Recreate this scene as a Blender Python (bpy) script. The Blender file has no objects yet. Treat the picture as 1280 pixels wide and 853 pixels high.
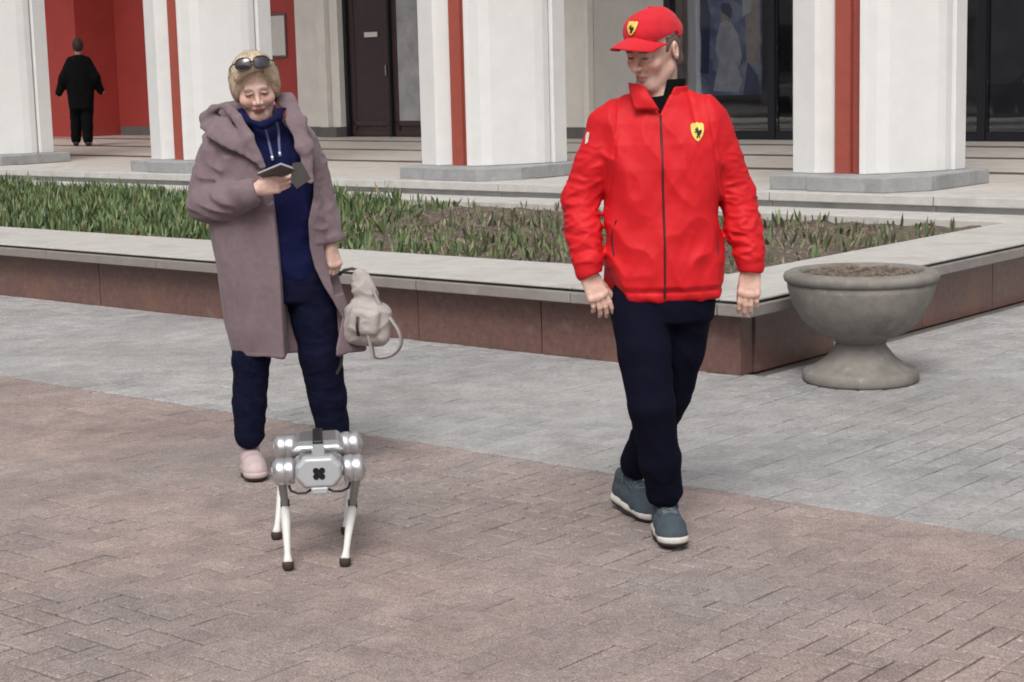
import bpy, bmesh, math, random
import numpy as np
from mathutils import Vector, Matrix, Euler

# ------------------------------------------------------------------ camera, sky, sun, exposure
scene = bpy.context.scene
FPX = 2200.0                      # focal length in pixels of a 1280 px wide picture
CAM_H = 1.58
PITCH = math.atan(338 / FPX)
ROLL = -math.atan(0.025)
cam_data = bpy.data.cameras.new('camera')
cam_data.sensor_width = 36.0
cam_data.lens = FPX / 1280 * 36.0
cam_data.clip_start = 0.05
cam_data.clip_end = 2000
cam = bpy.data.objects.new('camera', cam_data)
scene.collection.objects.link(cam)
cam.matrix_world = (Matrix.Translation((0, 0, CAM_H)) @ Matrix.Rotation(math.pi / 2 - PITCH, 4, 'X')
                    @ Matrix.Rotation(ROLL, 4, 'Z'))
scene.camera = cam

SUN_EL, SUN_AZ = math.radians(50), math.radians(190)      # azimuth clockwise from +Y
world = bpy.data.worlds.new('World')
scene.world = world
world.use_nodes = True
wn, wl = world.node_tree.nodes, world.node_tree.links
bg = wn['Background']
sky = wn.new('ShaderNodeTexSky')
sky.sky_type = 'NISHITA'
sky.sun_disc = False
sky.sun_elevation = SUN_EL
sky.sun_rotation = SUN_AZ
sky.air_density = 1.0
sky.dust_density = 4.0
sky.ozone_density = 1.0
hs = wn.new('ShaderNodeHueSaturation')                      # an overcast sky is nearly colourless
hs.inputs['Saturation'].default_value = 0.15
wl.new(sky.outputs[0], hs.inputs['Color'])
wl.new(hs.outputs[0], bg.inputs['Color'])
bg.inputs['Strength'].default_value = 0.115

sun_d = bpy.data.lights.new('sun', 'SUN')
sun_d.energy = 1.5
sun_d.angle = math.radians(26)
sun_d.color = (1.0, 0.955, 0.89)
sun_o = bpy.data.objects.new('sun', sun_d)
scene.collection.objects.link(sun_o)
sd = Vector((math.sin(SUN_AZ) * math.cos(SUN_EL), math.cos(SUN_AZ) * math.cos(SUN_EL), math.sin(SUN_EL)))
sun_o.rotation_euler = sd.to_track_quat('Z', 'Y').to_euler()

scene.view_settings.view_transform = 'Standard'
scene.view_settings.look = 'None'
scene.view_settings.exposure = 0.34
scene.view_settings.gamma = 1.0
scene.view_settings.use_curve_mapping = False
scene.render.engine = 'CYCLES'
scene.cycles.filter_width = 1.8

# ------------------------------------------------------------------ helpers
COL = scene.collection
random.seed(7)
RNG = np.random.default_rng(11)
CM = np.array(cam.matrix_world)[:3, :3]
CC = np.array([0, 0, CAM_H])


def at(px, py, Y):
    """world point at depth Y (metres north of the camera) seen at a place of the photograph"""
    r = CM @ np.array([(px - 640) / FPX, -(py - 426.5) / FPX, -1.0])
    return CC + r * (Y / r[1])


def on_z(px, py, z=0.0):
    r = CM @ np.array([(px - 640) / FPX, -(py - 426.5) / FPX, -1.0])
    return CC + r * ((z - CAM_H) / r[2])


# building frame: u runs along the facade (to the right, towards the camera), v away from the camera
AF = math.radians(-40.5)
UX, VX = np.array([math.cos(AF), math.sin(AF)]), np.array([-math.sin(AF), math.cos(AF)])
O0 = np.array([1.1715, 8.9125])


def W(u, v, z=0.0):
    p = O0 + UX * u + VX * v
    return (float(p[0]), float(p[1]), float(z))


def uv_of(p):
    d = np.array(p[:2]) - O0
    return float(d @ UX), float(d @ VX)


def u_at(px, v, py=100):
    """u on the vertical plane v = const that is seen at column px"""
    r = CM @ np.array([(px - 640) / FPX, -(py - 426.5) / FPX, -1.0])
    cu, cv = uv_of(CC)
    ru, rv = float(r[:2] @ UX), float(r[:2] @ VX)
    t = (v - cv) / rv
    return cu + ru * t


def z_at(px, py, v):
    r = CM @ np.array([(px - 640) / FPX, -(py - 426.5) / FPX, -1.0])
    cu, cv = uv_of(CC)
    return CAM_H + r[2] * (v - cv) / float(r[:2] @ VX)


def tag(o, label=None, cat=None, group=None, kind=None):
    if label: o['label'] = label
    if cat: o['category'] = cat
    if group: o['group'] = group
    if kind: o['kind'] = kind
    return o


def empty(name, loc=(0, 0, 0), rz=0.0):
    o = bpy.data.objects.new(name, None)
    o.location = loc
    o.rotation_euler = (0, 0, rz)
    COL.objects.link(o)
    return o


def link(name, me, m=None, parent=None, smooth=False):
    o = bpy.data.objects.new(name, me)
    COL.objects.link(o)
    if m is not None and not me.materials:
        me.materials.append(m)
    if parent is not None:
        o.parent = parent
    if smooth:
        me.polygons.foreach_set('use_smooth', np.ones(len(me.polygons), dtype=bool))
    return o


class MB:
    """collects polygons; build() links them as one mesh object"""
    def __init__(self):
        self.v, self.f = [], []

    def add(self, verts, faces):
        n = len(self.v)
        self.v += [tuple(map(float, p)) for p in verts]
        self.f += [tuple(i + n for i in f) for f in faces]
        return self

    def hexa(self, p):          # 8 points: bottom loop 0-3, top loop 4-7
        return self.add(p, [(3, 2, 1, 0), (4, 5, 6, 7), (0, 1, 5, 4), (1, 2, 6, 5), (2, 3, 7, 6), (3, 0, 4, 7)])

    def box(self, x0, x1, y0, y1, z0, z1):
        return self.hexa([(x0, y0, z0), (x1, y0, z0), (x1, y1, z0), (x0, y1, z0),
                          (x0, y0, z1), (x1, y0, z1), (x1, y1, z1), (x0, y1, z1)])

    def ubox(self, u0, u1, v0, v1, z0, z1):     # box in the building frame
        return self.hexa([W(u0, v0, z0), W(u1, v0, z0), W(u1, v1, z0), W(u0, v1, z0),
                          W(u0, v0, z1), W(u1, v0, z1), W(u1, v1, z1), W(u0, v1, z1)])

    def prism(self, poly, z0, z1, tf=lambda a, b, c: (a, b, c)):
        n = len(poly)
        vs = [tf(a, b, z0) for a, b in poly] + [tf(a, b, z1) for a, b in poly]
        fs = [tuple(reversed(range(n))), tuple(range(n, 2 * n))]
        fs += [(i, (i + 1) % n, n + (i + 1) % n, n + i) for i in range(n)]
        return self.add(vs, fs)

    def lathe(self, prof, seg=48, c=(0, 0, 0)):
        n = len(prof)
        vs = []
        for k in range(seg):
            a = 2 * math.pi * k / seg
            vs += [(c[0] + r * math.cos(a), c[1] + r * math.sin(a), c[2] + z) for r, z in prof]
        fs = []
        for k in range(seg):
            k2 = (k + 1) % seg
            for i in range(n - 1):
                fs.append((k * n + i, k2 * n + i, k2 * n + i + 1, k * n + i + 1))
        return self.add(vs, fs)

    def tube(self, pts, r, seg=8, cap=True):
        pts = [np.array(p, float) for p in pts]
        rr = r if hasattr(r, '__len__') else [r] * len(pts)
        vs, fs = [], []
        n0 = None
        for i, p in enumerate(pts):
            d = pts[min(i + 1, len(pts) - 1)] - pts[max(i - 1, 0)]
            d = d / (np.linalg.norm(d) + 1e-9)
            if n0 is None:
                n0 = np.cross(d, [0, 0, 1.0])
                if np.linalg.norm(n0) < .1: n0 = np.cross(d, [1.0, 0, 0])
            n0 = n0 - d * (n0 @ d)
            n0 /= np.linalg.norm(n0)
            b = np.cross(d, n0)
            for k in range(seg):
                a = 2 * math.pi * k / seg
                vs.append(p + rr[i] * (n0 * math.cos(a) + b * math.sin(a)))
        for i in range(len(pts) - 1):
            for k in range(seg):
                k2 = (k + 1) % seg
                fs.append((i * seg + k, i * seg + k2, (i + 1) * seg + k2, (i + 1) * seg + k))
        if cap:
            fs.append(tuple(reversed(range(seg))))
            fs.append(tuple((len(pts) - 1) * seg + k for k in range(seg)))
        return self.add(vs, fs)

    def ribbon(self, pts, wvec, th=None):
        """flat strap along pts, half-width vector wvec"""
        w = np.array(wvec, float)
        vs = []
        for p in pts:
            p = np.array(p, float)
            vs += [p - w, p + w]
        fs = [(2 * i, 2 * i + 1, 2 * i + 3, 2 * i + 2) for i in range(len(pts) - 1)]
        return self.add(vs, fs)

    def mesh(self, name='mesh'):
        me = bpy.data.meshes.new(name)
        me.from_pydata(self.v, [], self.f)
        bm = bmesh.new()
        bm.from_mesh(me)
        bmesh.ops.recalc_face_normals(bm, faces=bm.faces)
        bm.to_mesh(me)
        bm.free()
        return me

    def build(self, name, m, parent=None, smooth=False, bevel=0.0, seg=2, solid=0.0):
        me = self.mesh(name)
        o = link(name, me, m, parent, smooth)
        if solid:
            md = o.modifiers.new('s', 'SOLIDIFY'); md.thickness = solid; md.offset = 0
        if bevel:
            md = o.modifiers.new('b', 'BEVEL'); md.width = bevel; md.segments = seg; md.limit_method = 'ANGLE'
            md.angle_limit = math.radians(35)
        return o


# ------------------------------------------------------------------ materials
def nmat(name):
    m = bpy.data.materials.new(name)
    m.use_nodes = True
    nt = m.node_tree
    return m, nt, nt.nodes['Principled BSDF']


def mat(name, col, rough=0.7, var=0.12, scale=20.0, bump=0.0, bscale=200.0, metal=0.0, spec=0.5, spots=None, sheen=0.0,
        coat=0.0):
    """base colour with a noise variation in tone, fine relief, optional spots (colour, scale, threshold)"""
    m, nt, b = nmat(name)
    N, L = nt.nodes, nt.links
    tc = N.new('ShaderNodeTexCoord')
    nz = N.new('ShaderNodeTexNoise')
    nz.inputs['Scale'].default_value = scale
    nz.inputs['Detail'].default_value = 6
    nz.inputs['Roughness'].default_value = 0.65
    L.new(tc.outputs['Object'], nz.inputs['Vector'])
    mp = N.new('ShaderNodeMapRange')
    mp.inputs['From Min'].default_value = 0.3
    mp.inputs['From Max'].default_value = 0.7
    mp.inputs['To Min'].default_value = 1 - var
    mp.inputs['To Max'].default_value = 1 + var
    L.new(nz.outputs['Fac'], mp.inputs['Value'])
    mx = N.new('ShaderNodeVectorMath')
    mx.operation = 'SCALE'
    mx.inputs[0].default_value = col[:3]
    L.new(mp.outputs[0], mx.inputs['Scale'])
    out = mx.outputs[0]
    if spots:
        for sc, ssc, thr, amt in spots:
            n2 = N.new('ShaderNodeTexNoise')
            n2.inputs['Scale'].default_value = ssc
            n2.inputs['Detail'].default_value = 4
            L.new(tc.outputs['Object'], n2.inputs['Vector'])
            cr = N.new('ShaderNodeMapRange')
            cr.inputs['From Min'].default_value = thr
            cr.inputs['From Max'].default_value = thr + 0.12
            cr.inputs['To Max'].default_value = amt
            L.new(n2.outputs['Fac'], cr.inputs['Value'])
            m2 = N.new('ShaderNodeMix')
            m2.data_type = 'RGBA'
            L.new(cr.outputs[0], m2.inputs['Factor'])
            L.new(out, m2.inputs['A'])
            m2.inputs['B'].default_value = (*sc, 1)
            out = m2.outputs['Result']
    L.new(out, b.inputs['Base Color'])
    b.inputs['Roughness'].default_value = rough
    b.inputs['Metallic'].default_value = metal
    b.inputs['Specular IOR Level'].default_value = spec
    if sheen:
        b.inputs['Sheen Weight'].default_value = sheen
        b.inputs['Sheen Roughness'].default_value = 0.5
    if coat:
        b.inputs['Coat Weight'].default_value = coat
    if bump:
        n3 = N.new('ShaderNodeTexNoise')
        n3.inputs['Scale'].default_value = bscale
        n3.inputs['Detail'].default_value = 5
        L.new(tc.outputs['Object'], n3.inputs['Vector'])
        bp = N.new('ShaderNodeBump')
        bp.inputs['Strength'].default_value = 1.0
        bp.inputs['Distance'].default_value = bump
        L.new(n3.outputs['Fac'], bp.inputs['Height'])
        L.new(bp.outputs[0], b.inputs['Normal'])
    return m


def paver_mat(name, cols, speck, worn):
    """each paver picks its own tone; grain, wear patches and dark specks on top"""
    m, nt, b = nmat(name)
    N, L = nt.nodes, nt.links
    tc = N.new('ShaderNodeTexCoord')
    geo = N.new('ShaderNodeNewGeometry')
    oi = N.new('ShaderNodeObjectInfo')
    ad = N.new('ShaderNodeMath'); ad.operation = 'ADD'
    L.new(geo.outputs['Random Per Island'], ad.inputs[0]); L.new(oi.outputs['Random'], ad.inputs[1])
    fr = N.new('ShaderNodeMath'); fr.operation = 'FRACT'
    L.new(ad.outputs[0], fr.inputs[0])
    cr = N.new('ShaderNodeValToRGB')
    cr.color_ramp.elements[0].color = (*cols[0], 1)
    cr.color_ramp.elements[1].color = (*cols[-1], 1)
    for i, c in enumerate(cols[1:-1]):
        e = cr.color_ramp.elements.new((i + 1) / (len(cols) - 1)); e.color = (*c, 1)
    L.new(fr.outputs[0], cr.inputs[0])
    pos = geo.outputs['Position']
    # broad worn areas shift the whole paving between two tones
    nb = N.new('ShaderNodeTexNoise'); nb.inputs['Scale'].default_value = .55; nb.inputs['Detail'].default_value = 4
    L.new(pos, nb.inputs['Vector'])
    rb_ = N.new('ShaderNodeMapRange'); rb_.inputs['From Min'].default_value = .42; rb_.inputs['From Max'].default_value = .62
    rb_.inputs['To Max'].default_value = .75
    L.new(nb.outputs['Fac'], rb_.inputs['Value'])
    mb_ = N.new('ShaderNodeMix'); mb_.data_type = 'RGBA'
    L.new(rb_.outputs[0], mb_.inputs['Factor']); L.new(cr.outputs[0], mb_.inputs['A']); mb_.inputs['B'].default_value = (*worn, 1)
    out = mb_.outputs['Result']
    for sc, det, lo, hi, t0, t1 in ((0.9, 5, .3, .7, .84, 1.16), (6.0, 6, .3, .7, .86, 1.14), (38.0, 5, .3, .7, .84, 1.16), (150.0, 3, .3, .7, speck, 2 - speck)):
        n = N.new('ShaderNodeTexNoise')
        n.inputs['Scale'].default_value = sc; n.inputs['Detail'].default_value = det
        L.new(pos, n.inputs['Vector'])
        r = N.new('ShaderNodeMapRange')
        r.inputs['From Min'].default_value = lo; r.inputs['From Max'].default_value = hi
        r.inputs['To Min'].default_value = t0; r.inputs['To Max'].default_value = t1
        L.new(n.outputs['Fac'], r.inputs['Value'])
        x = N.new('ShaderNodeVectorMath'); x.operation = 'SCALE'
        L.new(out, x.inputs[0]); L.new(r.outputs[0], x.inputs['Scale'])
        out = x.outputs[0]
    L.new(out, b.inputs['Base Color'])
    b.inputs['Roughness'].default_value = 0.78
    n = N.new('ShaderNodeTexNoise'); n.inputs['Scale'].default_value = 260; n.inputs['Detail'].default_value = 4
    L.new(pos, n.inputs['Vector'])
    bp = N.new('ShaderNodeBump'); bp.inputs['Distance'].default_value = 0.0018
    L.new(n.outputs['Fac'], bp.inputs['Height']); L.new(bp.outputs[0], b.inputs['Normal'])
    return m


def attr_mat(name, rough=0.55, bump=0.0, bscale=300, sss=0.0, spec=0.4, sheen=0.0, var=0.13, vscale=55):
    """colour comes from the mesh's own colour attribute (skin, lips, eyes)"""
    m, nt, b = nmat(name)
    N, L = nt.nodes, nt.links
    a = N.new('ShaderNodeAttribute'); a.attribute_name = 'Col'
    tc = N.new('ShaderNodeTexCoord')
    n = N.new('ShaderNodeTexNoise'); n.inputs['Scale'].default_value = vscale; n.inputs['Detail'].default_value = 4
    L.new(tc.outputs['Object'], n.inputs['Vector'])
    r = N.new('ShaderNodeMapRange'); r.inputs['From Min'].default_value = .3; r.inputs['From Max'].default_value = .7
    r.inputs['To Min'].default_value = 1 - var; r.inputs['To Max'].default_value = 1 + var
    L.new(n.outputs['Fac'], r.inputs['Value'])
    x = N.new('ShaderNodeVectorMath'); x.operation = 'SCALE'
    L.new(a.outputs['Color'], x.inputs[0]); L.new(r.outputs[0], x.inputs['Scale'])
    L.new(x.outputs[0], b.inputs['Base Color'])
    b.inputs['Roughness'].default_value = rough
    b.inputs['Specular IOR Level'].default_value = spec
    if sss:
        b.inputs['Subsurface Weight'].default_value = sss
        b.inputs['Subsurface Radius'].default_value = (0.012, 0.004, 0.002)
        b.inputs['Subsurface Scale'].default_value = 0.6
    if sheen: b.inputs['Sheen Weight'].default_value = sheen
    if bump:
        n3 = N.new('ShaderNodeTexNoise'); n3.inputs['Scale'].default_value = bscale
        L.new(tc.outputs['Object'], n3.inputs['Vector'])
        bp = N.new('ShaderNodeBump'); bp.inputs['Distance'].default_value = bump
        L.new(n3.outputs['Fac'], bp.inputs['Height']); L.new(bp.outputs[0], b.inputs['Normal'])
    return m


def glass_mat(name, tint=(.02, .025, .03), alpha=0.75):
    """dark window glass: part mirror by Fresnel, part see-through"""
    m, nt, b = nmat(name)
    N, L = nt.nodes, nt.links
    N.remove(b)
    out = N['Material Output']
    gl = N.new('ShaderNodeBsdfGlossy'); gl.inputs['Roughness'].default_value = 0.02
    gl.inputs['Color'].default_value = (.9, .93, .96, 1)
    tr = N.new('ShaderNodeBsdfTransparent'); tr.inputs['Color'].default_value = (alpha, alpha, alpha * 1.02, 1)
    fz = N.new('ShaderNodeFresnel'); fz.inputs['IOR'].default_value = 1.7
    tc = N.new('ShaderNodeTexCoord')
    n = N.new('ShaderNodeTexNoise'); n.inputs['Scale'].default_value = 1.3
    L.new(tc.outputs['Object'], n.inputs['Vector'])
    bp = N.new('ShaderNodeBump'); bp.inputs['Distance'].default_value = 0.0008
    L.new(n.outputs['Fac'], bp.inputs['Height']); L.new(bp.outputs[0], gl.inputs['Normal'])
    mx = N.new('ShaderNodeMixShader')
    L.new(fz.outputs[0], mx.inputs[0]); L.new(tr.outputs[0], mx.inputs[1]); L.new(gl.outputs[0], mx.inputs[2])
    L.new(mx.outputs[0], out.inputs['Surface'])
    return m

# ------------------------------------------------------------------ the setting: ground, pavements, terrace
M_ground = mat('sandy_ground', (.16, .14, .125), .9, .15, 3.0, .004, 120)
M_red = paver_mat('red_paver_concrete', [(.282, .221, .208), (.314, .246, .226), (.264, .210, .201), (.330, .262, .238), (.292, .226, .213)], .52, (.268, .236, .230))
M_grey = paver_mat('grey_paver_concrete', [(.316, .313, .317), (.345, .341, .343), (.294, .292, .297), (.364, .360, .361), (.326, .320, .322)], .72, (.318, .298, .290))
M_stone = mat('light_stone', (.47, .458, .438), .75, .10, 9.0, .0015, 160, spots=[((.36, .345, .31), 3.0, .56, .5)])
M_cope = mat('weathered_coping', (.235, .208, .196), .8, .12, 9.0, .0015, 160, spots=[((.32, .30, .275), 3.0, .55, .5)])
M_riser = mat('grey_stone', (.40, .40, .395), .8, .12, 6.0, .0015, 160, spots=[((.24, .24, .23), 2.5, .55, .5)])
M_granite = mat('red_brown_granite', (.150, .080, .069), .30, .22, 26.0, .0008, 200,
                spots=[((.26, .19, .16), 9.0, .60, .35), ((.21, .11, .07), 3.0, .55, .5), ((.30, .25, .22), 42.0, .64, .45)])
M_soil = mat('dark_soil', (.105, .080, .064), .95, .35, 14.0, .02, 40, spots=[((.24, .20, .15), 26.0, .52, .7)])
M_tile = mat('terrace_tile', (.52, .48, .44), .55, .12, 5.0, .001, 90)
M_tiledark = mat('terrace_tile_dark', (.11, .085, .075), .5, .15, 5.0, .001, 90)

g = MB().add([(-900, -900, -.035), (900, -900, -.035), (900, 900, -.035), (-900, 900, -.035)], [(0, 1, 2, 3)])
ground = tag(g.build('ground', M_ground), kind='structure')

V_EDGE = -2.13                    # joint between the red and the grey paving


def clip_poly(poly, a, b, c):
    """keep the part of poly with a*u + b*v <= c"""
    out = []
    n = len(poly)
    for i in range(n):
        p, q = poly[i], poly[(i + 1) % n]
        dp, dq = a * p[0] + b * p[1] - c, a * q[0] + b * q[1] - c
        if dp <= 0: out.append(p)
        if dp * dq < 0:
            t = dp / (dp - dq)
            out.append((p[0] + t * (q[0] - p[0]), p[1] + t * (q[1] - p[1])))
    return out


def paver_piece(mb, poly, z, tilt, gap=.0022, ch=.004, th=.05):
    """a paver: sunk sides, chamfered edge, top face"""
    c = np.mean(poly, axis=0)
    P = np.array(poly)
    gap, ch = JOINT[joint_kind(c)]

    def inset(d):
        out = []
        for p in P:
            r = c - p
            out.append(p + np.sign(r) * np.minimum(np.abs(r), d))
        return out
    a, b = inset(gap), inset(gap + ch)
    n = len(P)
    vs = []
    zz = lambda p: z + (p - c) @ tilt
    vs += [W(p[0], p[1], -th) for p in a]
    vs += [W(p[0], p[1], zz(p) - ch * .7) for p in a]
    vs += [W(p[0], p[1], zz(p)) for p in b]
    fs = [tuple(range(2 * n, 3 * n))]
    for i in range(n):
        j = (i + 1) % n
        fs += [(i, j, n + j, n + i), (n + i, n + j, 2 * n + j, 2 * n + i)]
    mb.add(vs, fs)


PL, PW = .20, .10
paver_meshes = {}
JOINT = [(.0008, .0020), (.0020, .0034), (.0042, .0056)]      # tight, usual, washed-out joints


def joint_kind(c):
    """joints are washed out in patches, filled elsewhere"""
    n = math.sin(c[0] * 1.9 + 1.3 * math.sin(c[1] * 1.3)) + math.sin(c[1] * 2.7 + c[0] * .9 + 2) + random.gauss(0, .55)
    return 2 if n > .75 else (1 if n > -.7 else 0)




def shared_paver(along_u, m, kind, pl, pw):
    """unit paver mesh centred on its own origin, axes in the building frame"""
    key = (along_u, m.name, kind, pl)
    if key not in paver_meshes:
        a, b = (pl / 2, pw / 2) if along_u else (pw / 2, pl / 2)
        (gap, ch), th = JOINT[kind], .05
        vs = []
        for dx, z in ((gap, -th), (gap, -ch * .7), (gap + ch, 0.0)):
            for su, sv in ((-1, -1), (1, -1), (1, 1), (-1, 1)):
                q = UX * su * (a - dx) + VX * sv * (b - dx)
                vs.append((q[0], q[1], z))
        fs = [(8, 9, 10, 11)]
        for k in (0, 4):
            fs += [(k + i, k + (i + 1) % 4, k + 4 + (i + 1) % 4, k + 4 + i) for i in range(4)]
        me = bpy.data.meshes.new('paver')
        me.from_pydata(vs, [], fs)
        me.materials.append(m)
        paver_meshes[key] = me
    return paver_meshes[key]


def seen(u, v):
    """rough picture place of a point on the ground, and whether it lies in the frame"""
    p = np.array(W(u, v, 0)) - CC
    l = CM.T @ p
    if l[2] > -.5: return None
    x, y = 640 + FPX * l[0] / -l[2], 426.5 - FPX * l[1] / -l[2]
    return x, y


def lay(name, pieces, m, size):
    """pieces: (poly, whole, along_u).  The 300 that show largest are objects, the others one mesh"""
    root = tag(empty(name, (0, 0, 0)), kind='structure')
    near = []
    for i, (poly, whole, au) in enumerate(pieces):
        c = np.mean(poly, axis=0)
        s = seen(c[0], c[1])
        if whole and s and -20 < s[0] < 1300 and s[1] < 870:
            near.append((-s[1], i))
    near.sort()
    pick = set(i for _, i in near[:300])
    rest = MB()
    for i, (poly, whole, au) in enumerate(pieces):
        z = random.gauss(0, .0008)
        tilt = np.array([random.gauss(0, .005), random.gauss(0, .005)])
        if i in pick:
            c = np.mean(poly, axis=0)
            o = bpy.data.objects.new('paver', shared_paver(au, m, joint_kind(c), *size))
            COL.objects.link(o)
            o.location = W(c[0], c[1], z)
            o.rotation_euler = (tilt[0], tilt[1], random.gauss(0, .006))
            o.parent = root
        elif len(poly) >= 3:
            paver_piece(rest, poly, z, tilt)
    me = bpy.data.meshes.new('paving')
    me.from_pydata(rest.v, [], rest.f)
    tag(link('paving', me, m, root), kind='stuff')
    return root


# red paving: 90 degree herringbone, axes along the building
pieces = []
RL, RW = .17, .085
u0, u1, v0, v1 = -9.0, 8.0, -6.6, V_EDGE
nU, nV = int((u1 - u0) / RW) + 8, int((v1 - v0) / RW) + 8
for i in range(nU):
    for j in range(nV):
        k = (i - j) % 4
        a, b = u0 + i * RW, v0 + j * RW
        if k == 0:
            poly, au = [(a, b), (a + RL, b), (a + RL, b + RW), (a, b + RW)], True
        elif k == 3:
            poly, au = [(a, b), (a + RW, b), (a + RW, b + RL), (a, b + RL)], False
        else:
            continue
        q = clip_poly(poly, 0, 1, V_EDGE - .003)
        if len(q) < 3 or (max(p[1] for p in q) - min(p[1] for p in q)) < .02: continue
        pieces.append((q, q == poly, au))
lay('red_pavement', pieces, M_red, (RL, RW))

# grey paving: courses along v, ends staggered
pieces = []
for i in range(-125, 66):
    a = i * PW
    off = (i % 2) * .10 + (.05 if i % 7 == 0 else 0)
    j = V_EDGE - .3 + off
    top = .06 if a < .02 else 5.2
    while j < top:
        poly = [(a, j), (a + PW, j), (a + PW, j + PL), (a, j + PL)]
        q = clip_poly(poly, 0, -1, -V_EDGE - .003)
        q = clip_poly(q, 0, 1, top) if q else q
        if len(q) >= 3 and (max(p[1] for p in q) - min(p[1] for p in q)) > .02:
            s = seen(a, j)
            if s and -800 < s[0] < 2100:
                pieces.append((q, q == poly, False))
        j += PL
lay('grey_pavement', pieces, M_grey, (PL, PW))

for nm, (ua, ub, va, vb) in (('red_pavement', (-9.2, 8.4, -6.8, V_EDGE)), ('grey_pavement', (-12.5, 6.7, V_EDGE + .004, 5.2))):
    o = MB().add([W(ua, va, -.012), W(ub, va, -.012), W(ub, vb, -.012), W(ua, vb, -.012)], [(0, 1, 2, 3)]).build('sand_bed', M_ground)
    o.parent = bpy.data.objects[nm]

# terrace with a lower step; tiles with dark bands
T_Z = .54
TU0, TU1 = -34.0, 5.0
V_BACK = 13.6
terrace = tag(empty('terrace', W(0, 5, 0)), kind='structure')


def world_part(mb, name, m, parent, **k):
    """mesh given in world coordinates, put under a parent that stands elsewhere"""
    o = mb.build(name, m, None, **k)
    o.parent = parent
    o.matrix_parent_inverse = Matrix.LocRotScale(parent.location, parent.rotation_euler, None).inverted()
    return o


world_part(MB().ubox(TU0, TU1, 5.2, 40, -.03, T_Z - .02), 'terrace_base', M_riser, terrace)
x = TU0
k = 0
while x < TU1:                              # edge slabs of the upper step
    w = 1.48
    world_part(MB().ubox(x + .004, x + w - .004, 4.93, 5.62, T_Z - .075, T_Z + random.uniform(-.002, .002)), 'edge_slab', M_stone, terrace, bevel=.008)
    world_part(MB().ubox(x + .003, x + w - .003, 4.985, 5.19, -.02, T_Z - .079), 'riser_slab', M_riser, terrace)
    world_part(MB().ubox(x + .24, x + w + .24 - .006, 4.42, 4.982, -.02, .415 + random.uniform(-.002, .002)), 'step_slab', M_stone, terrace, bevel=.008)
    x += w
v = 5.625
row = 0
while v < V_BACK:                           # floor tiles in bands
    dark = row % 3 == 2
    d = .32 if dark else .98
    uu = TU0
    while uu < TU1:
        w = 1.2
        s = seen(uu + .5, v + .4)
        if s and -700 < s[0] < 1900:
            world_part(MB().ubox(uu + .004, uu + w - .004, v + .004, v + d - .004, T_Z - .025, T_Z - .004 + random.uniform(-.0015, .0015)), 'floor_tile', M_tiledark if dark else M_tile, terrace)
        uu += w
    v += d
    row += 1

# ------------------------------------------------------------------ raised flower bed
bed = tag(empty('flower_bed_wall', W(0, 0, 0)), 'long raised flower bed wall of red granite panels with pale stone coping', 'planter')
BED_U0 = -17.0
CAP_T, CAP_B = .41, .325
core = MB().ubox(BED_U0, -.10, .12, .62, 0, CAP_B - .005).ubox(-.62, -.10, .625, 4.40, 0, CAP_B - .005)
world_part(core, 'core', M_riser, bed)
us = [0.0]
for w in (1.32, 2.27 - 1.32, 1.6, 1.5, 1.55, 1.5, 1.6, 1.5, 1.5, 1.5, 1.5): us.append(us[-1] - w)
for a, b in zip(us[:-1], us[1:]):
    world_part(MB().ubox(b + .004, a - .004 if a < 0 else .0, .0 + random.uniform(-.003, .003), .115, 0, CAP_B - .006), 'granite_panel', M_granite, bed, bevel=.004)
vs_ = [.12, .92, 1.02, 1.95, 2.9, 3.85, 4.40]
for i, (a, b) in enumerate(zip(vs_[:-1], vs_[1:])):
    mm = M_stone if i == 1 else M_granite
    world_part(MB().ubox(-.095, .012 + random.uniform(-.003, .003), a + .004, b - .004, 0, CAP_B - .006), 'granite_panel' if i != 1 else 'joint_strip', mm, bed, bevel=.004)
us = [-.06]
for w in (.95, 1.15, 1.2, 1.2, 1.25, 1.2, 1.2, 1.2, 1.2, 1.2, 1.2, 1.2, 1.2, 1.2): us.append(us[-1] - w)
CW = .80
G0, G1 = CAP_T - .026, CAP_T - .012            # shadow groove between the two courses of the coping


def coping(boxes, t):
    """boxes: (u0, u1, v0, v1, front overhang in u, front overhang in v)"""
    lower, groove, top = MB(), MB(), MB()
    for (a, b, c, d) in boxes:
        eu = b > .05                           # this box ends at the side face
        ev = c < 0                             # this box ends at the front face
        lower.ubox(a, b, c, d, CAP_B, G0)
        groove.ubox(a + .001, b - (.045 if eu else .001), c + (.045 if ev else .001), d - .001, G0 + .001, G1 - .001)
        top.ubox(a, b - (.022 if eu else 0), c + (.022 if ev else 0), d, G1, CAP_T + t * .5)
    world_part(lower, 'coping_slab', M_cope, bed, bevel=.005)
    world_part(groove, 'coping_joint', M_groove_shade, bed)
    world_part(top, 'coping_top', M_stone, bed, bevel=.004)


M_groove_shade = mat('groove_shade', (.12, .108, .10), .9, .15, 20.0)  # shadow of the coping groove, put into the colour
for a, b in zip(us[:-1], us[1:]):
    if b < BED_U0: break
    coping([(b + .003, a - .003, -.13, CW)], random.uniform(-.003, .003))
sv = [-.13, 1.05, 2.05, 3.05, 4.05, 4.41]
for a, b in zip(sv[:-1], sv[1:]):
    t = random.uniform(-.003, .003)
    if a < 0:
        coping([(-.055, .14, -.13, CW), (-.60, .14, CW + .004, b - .003)], 0)
    else:
        coping([(-.60, .14, a + .003, b - .003)], t)

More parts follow.
